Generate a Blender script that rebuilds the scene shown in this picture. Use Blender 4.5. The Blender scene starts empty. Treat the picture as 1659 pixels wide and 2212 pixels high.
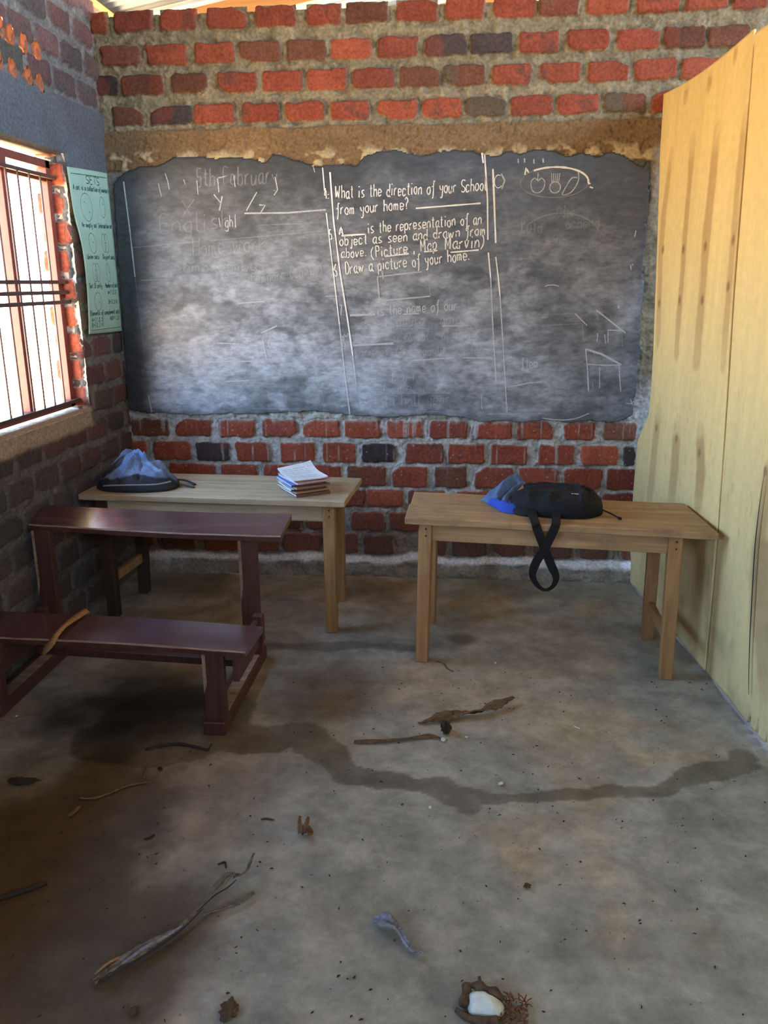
import bpy, bmesh, math, random
import numpy as np
from mathutils import Vector, Matrix
random.seed(7)
RNG = np.random.default_rng(11)
SC = bpy.context.scene
COL = SC.collection

# ------------------------------------------------------------------ camera, sky, exposure
cam_d = bpy.data.cameras.new('camera')
cam = bpy.data.objects.new('camera', cam_d)
COL.objects.link(cam)
r_, u_, b_ = ((0.99576,0.09173,-0.00736),(-0.01760,0.26837,0.96315),(0.09033,-0.95894,0.26885))
M4 = Matrix(((r_[0], u_[0], b_[0], 0), (r_[1], u_[1], b_[1], 0), (r_[2], u_[2], b_[2], 0), (0, 0, 0, 1)))
M4.translation = (1.8516,-4.4209,1.6)
cam.matrix_world = M4
cam_d.sensor_fit = 'HORIZONTAL'
cam_d.sensor_width = 36.0
cam_d.lens = 36.0 * 1777.42 / 1659.0
cam_d.clip_start = 0.05
SC.camera = cam
SC.view_settings.view_transform = 'Standard'
SC.view_settings.look = 'None'
SC.view_settings.gamma = 1.0
SC.view_settings.exposure = 1.55
SC.view_settings.use_curve_mapping = False
try:
    SC.cycles.use_denoising = True
    SC.cycles.denoiser = 'OPENIMAGEDENOISE'
    SC.cycles.denoising_input_passes = 'RGB_ALBEDO_NORMAL'
    SC.cycles.max_bounces = 8
    SC.cycles.diffuse_bounces = 6
    SC.cycles.glossy_bounces = 3
    SC.cycles.transparent_max_bounces = 6
    SC.cycles.sample_clamp_indirect = 6.0
    SC.cycles.caustics_reflective = False
    SC.cycles.caustics_refractive = False
except Exception:
    pass

wd = bpy.data.worlds.new('sky')
SC.world = wd
wd.use_nodes = True
nt = wd.node_tree
nt.nodes.clear()
wo = nt.nodes.new('ShaderNodeOutputWorld')
bg = nt.nodes.new('ShaderNodeBackground')
tc = nt.nodes.new('ShaderNodeTexCoord')
sx = nt.nodes.new('ShaderNodeSeparateXYZ')
mr = nt.nodes.new('ShaderNodeMapRange')
mr.inputs['From Min'].default_value = -1
mr.inputs['From Max'].default_value = 1
rp = nt.nodes.new('ShaderNodeValToRGB')
# bare sunlit earth below the horizon, pale haze at it, blue overhead
rp.color_ramp.elements[0].position = 0.0
rp.color_ramp.elements[0].color = (1.22, 0.78, 0.35, 1)
rp.color_ramp.elements[1].position = 1.0
rp.color_ramp.elements[1].color = (0.22, 0.50, 1.10, 1)
for p_, c_ in ((0.44, (1.52, 1.08, 0.58, 1)), (0.50, (1.35, 1.25, 1.10, 1)), (0.58, (0.64, 0.96, 1.45, 1))):
    e_ = rp.color_ramp.elements.new(p_)
    e_.color = c_
nt.links.new(tc.outputs['Generated'], sx.inputs[0])
nt.links.new(sx.outputs['Z'], mr.inputs['Value'])
nt.links.new(mr.outputs[0], rp.inputs[0])
nt.links.new(rp.outputs[0], bg.inputs['Color'])
bg.inputs['Strength'].default_value = 6.0
nt.links.new(bg.outputs[0], wo.inputs['Surface'])


def portal(name, loc, rot, sx_, sy_):
    l = bpy.data.lights.new(name, 'AREA')
    l.shape = 'RECTANGLE'
    l.size, l.size_y = sx_, sy_
    l.cycles.is_portal = True
    o = bpy.data.objects.new(name, l)
    o.location = loc
    o.rotation_euler = rot
    COL.objects.link(o)


HP = math.pi / 2
# openings: three windows in the left wall, the gap above the back wall
WIN1 = (-1.75, -0.49, 1.0, 2.18)
WIN2 = (-5.30, -4.05, 1.0, 2.18)
WIN3 = (-7.40, -6.30, 1.0, 2.18)
for k, w_ in enumerate((WIN1, WIN2, WIN3)):
    portal('window_daylight', (-0.25, (w_[0] + w_[1]) / 2, (w_[2] + w_[3]) / 2), (0, -HP, 0), w_[3] - w_[2], w_[1] - w_[0])
portal('gap_daylight', (3.0, 0.25, 3.35), (-HP, 0, 0), 6.0, 1.0)


# ------------------------------------------------------------------ numpy noise
def vnoise(x, y, seed):
    xi = np.floor(x).astype(np.int64)
    yi = np.floor(y).astype(np.int64)
    fx = x - xi
    fy = y - yi
    fx = fx * fx * (3 - 2 * fx)
    fy = fy * fy * (3 - 2 * fy)

    def h(a, b):
        n = (a * 374761393 + b * 668265263 + seed * 974634777) & 0x7fffffff
        n = ((n ^ (n >> 13)) * 1274126177) & 0x7fffffff
        n = (n ^ (n >> 16)) & 0xffff
        return n / 65535.0
    return (h(xi, yi) * (1 - fx) + h(xi + 1, yi) * fx) * (1 - fy) + (h(xi, yi + 1) * (1 - fx) + h(xi + 1, yi + 1) * fx) * fy


def fbm(x, y, seed, octv=4):
    a, t, s = 0.5, 0.0, 0.0
    for k in range(octv):
        t = t + a * vnoise(x * 2 ** k, y * 2 ** k, seed + k * 17)
        s += a
        a *= 0.5
    return t / s


def sstep(a, b, x):
    t = np.clip((x - a) / (b - a), 0, 1)
    return t * t * (3 - 2 * t)


def seg_dist(px, py, pts):
    """distance to a polyline and the parameter along it"""
    best = np.full(px.shape, 1e9)
    par = np.zeros(px.shape)
    n = len(pts) - 1
    for i in range(n):
        ax, ay = pts[i][0], pts[i][1]
        bx, by = pts[i + 1][0], pts[i + 1][1]
        dx, dy = bx - ax, by - ay
        L = dx * dx + dy * dy + 1e-12
        t = np.clip(((px - ax) * dx + (py - ay) * dy) / L, 0, 1)
        d = np.hypot(px - ax - t * dx, py - ay - t * dy)
        m = d < best
        best = np.where(m, d, best)
        par = np.where(m, (i + t) / n, par)
    return best, par


def in_poly(px, py, poly):
    ins = np.zeros(px.shape, bool)
    n = len(poly)
    j = n - 1
    for i in range(n):
        xi, yi = poly[i]
        xj, yj = poly[j]
        c = ((yi > py) != (yj > py)) & (px < (xj - xi) * (py - yi) / ((yj - yi) or 1e-9) + xi)
        ins ^= c
        j = i
    return ins


# ------------------------------------------------------------------ materials
def mat_new(name):
    m = bpy.data.materials.new(name)
    m.use_nodes = True
    n = m.node_tree.nodes
    return m, m.node_tree, n['Principled BSDF']


def add_bump(t, b, scale, strength, dist=0.004, detail=6, coord='Object'):
    tc = t.nodes.new('ShaderNodeTexCoord')
    nz = t.nodes.new('ShaderNodeTexNoise')
    nz.inputs['Scale'].default_value = scale
    nz.inputs['Detail'].default_value = detail
    bp = t.nodes.new('ShaderNodeBump')
    bp.inputs['Strength'].default_value = strength
    bp.inputs['Distance'].default_value = dist
    t.links.new(tc.outputs[coord], nz.inputs['Vector'])
    t.links.new(nz.outputs['Fac'], bp.inputs['Height'])
    t.links.new(bp.outputs[0], b.inputs['Normal'])
    return nz


def mix_mul(t, colsock, facsock, lo, hi):
    """multiply colour by lo..hi driven by facsock"""
    mp = t.nodes.new('ShaderNodeMapRange')
    mp.inputs['From Min'].default_value = 0.3
    mp.inputs['From Max'].default_value = 0.7
    mp.inputs['To Min'].default_value = lo
    mp.inputs['To Max'].default_value = hi
    t.links.new(facsock, mp.inputs['Value'])
    vm = t.nodes.new('ShaderNodeVectorMath')
    vm.operation = 'SCALE'
    t.links.new(colsock, vm.inputs[0])
    t.links.new(mp.outputs[0], vm.inputs['Scale'])
    return vm.outputs[0]


def mat_attr(name, rough=0.9, bump=60, bstr=0.5, bdist=0.004, lo=0.8, hi=1.2, spec=0.3):
    """surface whose own colour comes from the mesh colour attribute, broken up by fine noise"""
    m, t, b = mat_new(name)
    at = t.nodes.new('ShaderNodeAttribute')
    at.attribute_name = 'Col'
    nz = add_bump(t, b, bump, bstr, bdist)
    o = mix_mul(t, at.outputs['Color'], nz.outputs['Fac'], lo, hi)
    t.links.new(o, b.inputs['Base Color'])
    b.inputs['Roughness'].default_value = rough
    b.inputs['Specular IOR Level'].default_value = spec
    return m


def mat_plain(name, col, rough=0.7, bump=40, bstr=0.2, lo=0.85, hi=1.15, metal=0.0, spec=0.4, bdist=0.003):
    m, t, b = mat_new(name)
    nz = add_bump(t, b, bump, bstr, bdist)
    rgb = t.nodes.new('ShaderNodeRGB')
    rgb.outputs[0].default_value = (*col, 1)
    t.links.new(mix_mul(t, rgb.outputs[0], nz.outputs['Fac'], lo, hi), b.inputs['Base Color'])
    b.inputs['Roughness'].default_value = rough
    b.inputs['Metallic'].default_value = metal
    b.inputs['Specular IOR Level'].default_value = spec
    return m


def mat_wood(name, c1, c2, axis='X', rough=0.5, scale=9, stretch=0.06, spec=0.4, dirt=0.35, dirtcol=(0.05, 0.035, 0.025)):
    m, t, b = mat_new(name)
    tc = t.nodes.new('ShaderNodeTexCoord')
    mp = t.nodes.new('ShaderNodeMapping')
    s = [scale, scale, scale]
    s['XYZ'.index(axis)] = scale * stretch
    mp.inputs['Scale'].default_value = s
    t.links.new(tc.outputs['Object'], mp.inputs['Vector'])
    nz = t.nodes.new('ShaderNodeTexNoise')
    nz.inputs['Scale'].default_value = 3.0
    nz.inputs['Detail'].default_value = 8
    nz.inputs['Roughness'].default_value = 0.65
    nz.inputs['Distortion'].default_value = 0.6
    t.links.new(mp.outputs[0], nz.inputs['Vector'])
    rp = t.nodes.new('ShaderNodeValToRGB')
    rp.color_ramp.elements[0].position = 0.32
    rp.color_ramp.elements[0].color = (*c1, 1)
    rp.color_ramp.elements[1].position = 0.68
    rp.color_ramp.elements[1].color = (*c2, 1)
    t.links.new(nz.outputs['Fac'], rp.inputs[0])
    n2 = t.nodes.new('ShaderNodeTexNoise')
    n2.inputs['Scale'].default_value = 5.5
    n2.inputs['Detail'].default_value = 7
    n2.inputs['Roughness'].default_value = 0.7
    t.links.new(tc.outputs['Object'], n2.inputs['Vector'])
    r2 = t.nodes.new('ShaderNodeMapRange')
    r2.inputs['From Min'].default_value = 0.5
    r2.inputs['From Max'].default_value = 0.75
    r2.inputs['To Max'].default_value = dirt
    t.links.new(n2.outputs['Fac'], r2.inputs['Value'])
    mx = t.nodes.new('ShaderNodeMix')
    mx.data_type = 'RGBA'
    mx.inputs['B'].default_value = (*dirtcol, 1)
    t.links.new(r2.outputs[0], mx.inputs['Factor'])
    t.links.new(rp.outputs[0], mx.inputs['A'])
    t.links.new(mx.outputs['Result'], b.inputs['Base Color'])
    bp = t.nodes.new('ShaderNodeBump')
    bp.inputs['Strength'].default_value = 0.35
    bp.inputs['Distance'].default_value = 0.002
    t.links.new(nz.outputs['Fac'], bp.inputs['Height'])
    t.links.new(bp.outputs[0], b.inputs['Normal'])
    b.inputs['Roughness'].default_value = rough
    b.inputs['Specular IOR Level'].default_value = spec
    return m


def mat_chalk(name, col, cover, amax=1.0):
    m, t, b = mat_new(name)
    b.inputs['Base Color'].default_value = (*col, 1)
    b.inputs['Roughness'].default_value = 1.0
    b.inputs['Specular IOR Level'].default_value = 0.0
    tc = t.nodes.new('ShaderNodeTexCoord')
    nz = t.nodes.new('ShaderNodeTexNoise')
    nz.inputs['Scale'].default_value = 330
    nz.inputs['Detail'].default_value = 3
    mp = t.nodes.new('ShaderNodeMapRange')
    mp.inputs['From Min'].default_value = 0.62 - cover * 0.35
    mp.inputs['From Max'].default_value = 0.80 - cover * 0.35
    mp.inputs['To Max'].default_value = amax
    t.links.new(tc.outputs['Object'], nz.inputs['Vector'])
    t.links.new(nz.outputs['Fac'], mp.inputs['Value'])
    t.links.new(mp.outputs[0], b.inputs['Alpha'])
    return m


M = {}
M['brick'] = mat_attr('brick_wall', 0.92, 70, 0.55, 0.004, 0.72, 1.28, 0.2)
M['floor'] = None
M['teak'] = mat_wood('table_wood', (0.30, 0.17, 0.075), (0.54, 0.33, 0.15), 'X', 0.55, 9, 0.06, 0.4, 0.55)
M['teak_leg'] = mat_wood('table_leg_wood', (0.28, 0.135, 0.05), (0.48, 0.26, 0.10), 'Z', 0.5, 9, 0.06, 0.4, 0.3)
M['pale'] = mat_wood('pale_table_wood', (0.36, 0.265, 0.15), (0.60, 0.48, 0.30), 'X', 0.45, 8, 0.05, 0.4, 0.25)
M['pale_leg'] = mat_wood('pale_leg_wood', (0.28, 0.145, 0.05), (0.48, 0.28, 0.105), 'Z', 0.5, 8, 0.06, 0.4, 0.4)
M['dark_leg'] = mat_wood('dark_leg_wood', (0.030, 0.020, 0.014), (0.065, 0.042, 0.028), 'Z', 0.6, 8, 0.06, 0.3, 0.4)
M['maroon'] = mat_wood('maroon_paint', (0.080, 0.030, 0.030), (0.130, 0.056, 0.054), 'X', 0.24, 7, 0.06, 0.5, 0.3, (0.04, 0.02, 0.02))
M['maroon_leg'] = mat_wood('maroon_leg_paint', (0.060, 0.022, 0.018), (0.105, 0.042, 0.034), 'Z', 0.45, 7, 0.06, 0.4, 0.4, (0.14, 0.08, 0.04))
_b = M['maroon'].node_tree.nodes['Principled BSDF']
_b.inputs['Coat Weight'].default_value = 0.7
_b.inputs['Coat Roughness'].default_value = 0.14
M['worn'] = mat_wood('worn_wood', (0.20, 0.12, 0.07), (0.42, 0.30, 0.20), 'X', 0.7, 14, 0.15, 0.2, 0.4)
M['plaster'] = mat_attr('plaster', 0.95, 60, 0.4, 0.003, 0.85, 1.15, 0.2)
M['steel'] = mat_plain('red_oxide_steel', (0.22, 0.055, 0.035), 0.5, 30, 0.1)
M['bar'] = mat_plain('dark_steel', (0.09, 0.045, 0.035), 0.5, 30, 0.1)
M['timber'] = mat_wood('roof_timber', (0.42, 0.20, 0.06), (0.60, 0.33, 0.12), 'X', 0.6, 6, 0.06)
M['iron'] = mat_plain('roof_iron', (0.19, 0.235, 0.28), 0.45, 6, 0.05, 0.85, 1.1, 0.6)
M['mortar'] = mat_plain('mortar', (0.30, 0.27, 0.22), 0.95, 50, 0.5)
M['denim'] = mat_plain('washed_blue_cloth', (0.10, 0.155, 0.28), 0.9, 160, 0.5, 0.75, 1.25)
M['royal'] = mat_plain('royal_blue_cloth', (0.03, 0.075, 0.42), 0.9, 160, 0.4, 0.8, 1.2)
M['black'] = mat_plain('black_canvas', (0.0045, 0.005, 0.0075), 0.85, 180, 0.4, 0.6, 1.5)
M['strap'] = mat_plain('black_webbing', (0.003, 0.003, 0.0035), 0.8, 220, 0.4, 0.7, 1.4)
M['nylon'] = mat_plain('slate_blue_nylon', (0.10, 0.16, 0.29), 0.62, 90, 0.25, 0.7, 1.25)
M['nylon_dark'] = mat_plain('dark_navy_nylon', (0.012, 0.017, 0.028), 0.6, 120, 0.3, 0.6, 1.5)
M['piping'] = mat_plain('grey_piping', (0.30, 0.32, 0.33), 0.6, 80, 0.2)
M['tag'] = mat_plain('tan_label', (0.42, 0.26, 0.13), 0.7, 60, 0.2)
M['metal'] = mat_plain('zip_metal', (0.45, 0.42, 0.35), 0.35, 50, 0.1, metal=0.9)
M['paper'] = mat_plain('white_paper', (0.72, 0.74, 0.73), 0.85, 25, 0.15, 0.93, 1.05)
M['page'] = mat_plain('page_edges', (0.70, 0.72, 0.70), 0.9, 200, 0.4, 0.75, 1.1)
M['green_paper'] = mat_plain('green_paper', (0.35, 0.475, 0.335), 0.85, 10, 0.1, 0.95, 1.05)
M['ink'] = mat_plain('dark_green_ink', (0.06, 0.13, 0.10), 0.9, 60, 0.0)
M['print'] = mat_plain('grey_print', (0.32, 0.30, 0.34), 0.9, 60, 0.0)
M['chalk'] = mat_chalk('chalk', (0.80, 0.79, 0.72), 1.1)
M['chalk_mid'] = mat_chalk('rubbed_chalk', (0.66, 0.67, 0.66), 0.95, 0.68)
M['chalk_faint'] = mat_chalk('faint_chalk', (0.66, 0.67, 0.67), 0.9, 0.17)
M['bark'] = mat_wood('dry_fibre', (0.075, 0.042, 0.020), (0.25, 0.15, 0.072), 'X', 0.85, 18, 0.8, 0.2, 0.3)
M['bark_pale'] = mat_wood('pale_fibre', (0.075, 0.050, 0.030), (0.30, 0.24, 0.18), 'X', 0.8, 16, 0.8, 0.2, 0.5)
M['bark_orange'] = mat_wood('orange_bark', (0.30, 0.15, 0.06), (0.50, 0.28, 0.12), 'X', 0.8, 40, 0.3, 0.2, 0.2)
M['dark_bit'] = mat_plain('dark_debris', (0.035, 0.026, 0.018), 0.9, 80, 0.5)
M['grey_leaf'] = mat_plain('grey_leaf', (0.25, 0.25, 0.28), 0.8, 90, 0.7, 0.55, 1.3)
M['white_bit'] = mat_plain('white_flesh', (0.72, 0.72, 0.60), 0.7, 60, 0.4, 0.9, 1.1)
M['husk'] = mat_plain('brown_husk', (0.10, 0.06, 0.03), 0.9, 60, 0.6, 0.6, 1.4)
M['fibre_red'] = mat_plain('rusty_fibre', (0.20, 0.075, 0.03), 0.95, 120, 0.6, 0.6, 1.4)


# ------------------------------------------------------------------ object helpers
def link(o, parent=None):
    COL.objects.link(o)
    if parent is not None:
        o.parent = parent
    return o


def tag(o, label=None, cat=None, group=None, kind=None):
    if label:
        o['label'] = label
    if cat:
        o['category'] = cat
    if group:
        o['group'] = group
    if kind:
        o['kind'] = kind
    return o


def empty(name, loc, rz=0.0, label=None, cat=None, group=None, kind=None):
    o = bpy.data.objects.new(name, None)
    o.empty_display_size = 0.05
    o.location = loc
    o.rotation_euler = (0, 0, rz)
    link(o)
    return tag(o, label, cat, group, kind)


class MB:
    """collects shapes for ONE mesh object"""

    def __init__(self):
        self.v, self.f, self.m = [], [], []

    def quadbox(self, p8, mi=0):
        k = len(self.v)
        self.v += [tuple(p) for p in p8]
        for q in ((0, 3, 2, 1), (4, 5, 6, 7), (0, 1, 5, 4), (1, 2, 6, 5), (2, 3, 7, 6), (3, 0, 4, 7)):
            self.f.append(tuple(k + i for i in q))
            self.m.append(mi)
        return self

    def box(self, x0, x1, y0, y1, z0, z1, mi=0):
        return self.quadbox([(x0, y0, z0), (x1, y0, z0), (x1, y1, z0), (x0, y1, z0), (x0, y0, z1), (x1, y0, z1), (x1, y1, z1), (x0, y1, z1)], mi)

    def bar(self, a, b, w, h, mi=0, up=(0, 0, 1)):
        """rectangular bar from a to b; w across, h along up"""
        a, b = Vector(a), Vector(b)
        d = (b - a).normalized()
        s = d.cross(Vector(up))
        if s.length < 1e-5:
            s = d.cross(Vector((1, 0, 0)))
        s.normalize()
        u = s.cross(d)
        p = []
        for q in (a, b):
            pass
        A = [a - s * w / 2 - u * h / 2, a + s * w / 2 - u * h / 2, b + s * w / 2 - u * h / 2, b - s * w / 2 - u * h / 2]
        B = [q + u * h for q in A]
        return self.quadbox(A + B, mi)

    def tube(self, pts, rad, n=7, mi=0, flat=1.0):
        pts = [Vector(p) for p in pts]
        if not hasattr(rad, '__len__'):
            rad = [rad] * len(pts)
        k0 = len(self.v)
        for i, p in enumerate(pts):
            d = (pts[min(i + 1, len(pts) - 1)] - pts[max(i - 1, 0)])
            if d.length < 1e-9:
                d = Vector((1, 0, 0))
            d.normalize()
            s = d.cross(Vector((0, 0, 1)))
            if s.length < 1e-4:
                s = d.cross(Vector((1, 0, 0)))
            s.normalize()
            u = s.cross(d)
            for j in range(n):
                a = 2 * math.pi * j / n
                self.v.append(tuple(p + s * math.cos(a) * rad[i] + u * math.sin(a) * rad[i] * flat))
        for i in range(len(pts) - 1):
            for j in range(n):
                a, b = k0 + i * n + j, k0 + i * n + (j + 1) % n
                self.f.append((a, b, b + n, a + n))
                self.m.append(mi)
        self.f.append(tuple(k0 + j for j in range(n))[::-1])
        self.m.append(mi)
        self.f.append(tuple(k0 + (len(pts) - 1) * n + j for j in range(n)))
        self.m.append(mi)
        return self

    def sheet(self, rows, mi=0):
        """rows: list of equal-length lists of points -> quad sheet"""
        k0 = len(self.v)
        n = len(rows[0])
        for r in rows:
            self.v += [tuple(p) for p in r]
        for i in range(len(rows) - 1):
            for j in range(n - 1):
                a = k0 + i * n + j
                self.f.append((a, a + 1, a + n + 1, a + n))
                self.m.append(mi)
        return self

    def build(self, name, mats, parent=None, smooth=False, bevel=0.0, solid=0.0, seg=2, loc=None, subd=0, offset=-1):
        me = bpy.data.meshes.new(name)
        me.from_pydata(self.v, [], self.f)
        if not isinstance(mats, (list, tuple)):
            mats = [mats]
        for m in mats:
            me.materials.append(m)
        if len(mats) > 1:
            me.polygons.foreach_set('material_index', self.m)
        me.validate()
        me.update()
        if smooth:
            me.polygons.foreach_set('use_smooth', [True] * len(me.polygons))
        o = bpy.data.objects.new(name, me)
        link(o, parent)
        if loc:
            o.location = loc
        if solid:
            md = o.modifiers.new('solidify', 'SOLIDIFY')
            md.thickness = solid
            md.offset = offset
        if subd:
            md = o.modifiers.new('subsurf', 'SUBSURF')
            md.levels = md.render_levels = subd
        if bevel:
            md = o.modifiers.new('bevel', 'BEVEL')
            md.width = bevel
            md.segments = seg
            md.limit_method = 'ANGLE'
        return o


def np_mesh(name, V, F, mat, col=None, parent=None, smooth=True, extra=None):
    me = bpy.data.meshes.new(name)
    V = np.asarray(V, np.float32)
    F = np.asarray(F, np.int32)
    me.vertices.add(len(V))
    me.vertices.foreach_set('co', V.ravel())
    me.loops.add(F.size)
    me.loops.foreach_set('vertex_index', F.ravel())
    me.polygons.add(len(F))
    me.polygons.foreach_set('loop_start', np.arange(0, F.size, 4, dtype=np.int32))
    try:
        me.polygons.foreach_set('loop_total', np.full(len(F), 4, np.int32))
    except Exception:
        pass
    me.update(calc_edges=True)
    if col is not None:
        at = me.color_attributes.new('Col', 'FLOAT_COLOR', 'POINT')
        c4 = np.ones((len(V), 4), np.float32)
        c4[:, :3] = col
        at.data.foreach_set('color', c4.ravel())
    for nm, arr in (extra or {}).items():
        at = me.attributes.new(nm, 'FLOAT', 'POINT')
        at.data.foreach_set('value', np.asarray(arr, np.float32))
    me.materials.append(mat)
    me.polygons.foreach_set('use_smooth', [smooth] * len(me.polygons))
    o = bpy.data.objects.new(name, me)
    return link(o, parent)


def grid_faces(ny, nx, keep=None, flip=False):
    i = np.arange(ny - 1)[:, None] * nx + np.arange(nx - 1)[None, :]
    F = np.stack([i, i + 1, i + nx + 1, i + nx], -1)
    if flip:
        F = F[..., ::-1]
    return F[keep] if keep is not None else F.reshape(-1, 4)


def add_boxes(V, F, Cc, boxes, col):
    """append plain boxes to a numpy mesh"""
    V, F, Cc = [V], [F], [Cc]
    k = sum(len(a) for a in V)
    for x0, x1, y0, y1, z0, z1 in boxes:
        p = np.array([(x0, y0, z0), (x1, y0, z0), (x1, y1, z0), (x0, y1, z0), (x0, y0, z1), (x1, y0, z1), (x1, y1, z1), (x0, y1, z1)])
        q = np.array([(0, 3, 2, 1), (4, 5, 6, 7), (0, 1, 5, 4), (1, 2, 6, 5), (2, 3, 7, 6), (3, 0, 4, 7)]) + k
        V.append(p)
        F.append(q)
        Cc.append(np.tile(np.array(col), (8, 1)))
        k += 8
    return np.concatenate(V), np.concatenate(F), np.concatenate(Cc)


# ------------------------------------------------------------------ brick relief
RED = np.array([(0.245, 0.058, 0.030), (0.228, 0.055, 0.030), (0.265, 0.066, 0.033), (0.200, 0.052, 0.031)])
BROWN = np.array([(0.13, 0.052, 0.030), (0.16, 0.065, 0.038)])
BLACK = np.array([(0.045, 0.032, 0.030), (0.055, 0.040, 0.035)])
OLIVE = np.array([(0.105, 0.080, 0.045), (0.085, 0.062, 0.038)])
PAL = {0: RED, 1: BROWN, 2: BLACK, 3: OLIVE}


def brick_relief(U, Vv, bricks, seed, mcol, depth=0.014):
    """height and colour of a rough brick wall over the plane grid U,V"""
    h = 0.018 * (fbm(U * 30, Vv * 38, seed, 4) - 0.50) + 0.008 * (fbm(U * 110, Vv * 110, seed + 5, 2) - 0.5)
    g = 0.55 + 0.9 * fbm(U * 30, Vv * 38, seed, 4) * (0.7 + 0.6 * fbm(U * 9, Vv * 9, seed + 9, 3))
    col = (np.array(mcol) if np.ndim(mcol) == 3 else np.array(mcol)[None, None, :]) * g[..., None]
    wx = 0.010 * (fbm(U * 26, Vv * 26, seed + 31, 3) - 0.5) * 2
    wz = 0.009 * (fbm(U * 26, Vv * 26, seed + 57, 3) - 0.5) * 2
    u0, v0 = U[0, 0], Vv[0, 0]
    du = U[0, 1] - U[0, 0]
    dv = Vv[1, 0] - Vv[0, 0]
    rr = np.random.default_rng(seed)
    for (x0, x1, z0, z1, tone) in bricks:
        i0, i1 = int((x0 - 0.03 - u0) / du), int((x1 + 0.03 - u0) / du) + 1
        j0, j1 = int((z0 - 0.03 - v0) / dv), int((z1 + 0.03 - v0) / dv) + 1
        i0, j0 = max(i0, 0), max(j0, 0)
        i1, j1 = min(i1, U.shape[1]), min(j1, U.shape[0])
        if i1 <= i0 or j1 <= j0:
            continue
        s = np.s_[j0:j1, i0:i1]
        cx, cz = (x0 + x1) / 2, (z0 + z1) / 2
        a = rr.normal(0, 0.015)
        X = (U[s] - cx + wx[s]) + (Vv[s] - cz) * a
        Z = (Vv[s] - cz + wz[s]) - (U[s] - cx) * a
        r = 0.014 + 0.008 * rr.random()
        qx = np.abs(X) - ((x1 - x0) / 2 - r)
        qz = np.abs(Z) - ((z1 - z0) / 2 - r)
        d = np.hypot(np.maximum(qx, 0), np.maximum(qz, 0)) + np.minimum(np.maximum(qx, qz), 0) - r
        if rr.random() < 0.35:      # a knocked-off corner
            sx_, sz_ = rr.choice([-1, 1]), rr.choice([-1, 1])
            d = np.maximum(d, (X * sx_ / (x1 - x0) + Z * sz_ / (z1 - z0) - 0.80 + 0.18 * rr.random()) * 0.14)
        w = 1 - sstep(-0.007, 0.003, d)
        pr = depth + rr.normal(0, 0.0025)
        tilt = rr.normal(0, 0.018) * X + rr.normal(0, 0.03) * Z
        face = pr + tilt + 0.004 * (fbm(U[s] * 40, Vv[s] * 40, seed + 71, 3) - 0.5)
        groove = -0.007 * np.exp(-((d - 0.004) / 0.006) ** 2) * (fbm(U[s] * 18, Vv[s] * 18, seed + 77, 2) > 0.47)
        h[s] = h[s] * (1 - w) + face * w + groove
        pal = PAL[tone]
        c = pal[rr.integers(len(pal))] * (0.85 + 0.3 * rr.random())
        nb = fbm(U[s] * 14, Vv[s] * 14, seed + 83 + int(rr.integers(99)), 4)
        cc = np.tile(c, (*X.shape, 1)) * (0.72 + 0.56 * nb)[..., None]
        if tone == 0 and rr.random() < 0.4:     # kiln-burnt patch
            m = sstep(0.55, 0.75, nb)[..., None] * 0.6
            cc = cc * (1 - m) + np.array((0.075, 0.045, 0.035)) * m
        if tone in (1, 2, 3) and rr.random() < 0.6:
            m = sstep(0.45, 0.65, vnoise(U[s] * 9, Vv[s] * 9, seed + int(rr.integers(999))))[..., None] * 0.55
            cc = cc * (1 - m) + RED[1] * 0.8 * m
        wc = (1 - sstep(-0.004, 0.002, d))[..., None]
        col[s] = col[s] * (1 - wc) + cc * wc
    return h, col


def course_fill(rows, xmin, xmax, step=0.232, blen=0.203):
    """turn measured courses into full ones: gaps get bricks at the usual spacing"""
    rr = np.random.default_rng(5)
    out = []
    for z0, z1, L in rows:
        L = sorted(L)
        full = []
        cur = xmin - 0.1
        for (x, w, t) in L + [(xmax + 0.3, 0.2, 0)]:
            gap = x - cur
            n = int(gap / step)
            for k in range(n):
                sx_ = cur + (k + 0.5) * gap / n - blen / 2 + rr.normal(0, 0.006)
                full.append((sx_, sx_ + blen, int(rr.choice([0, 0, 0, 1, 2], p=[.3, .3, .15, .15, .1]))))
            if x < xmax + 0.25:
                full.append((x, x + w, t))
            cur = x + w + 0.028
        for x0, x1, t in full:
            out.append((x0, x1, z0, z1, t))
    return out


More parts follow.
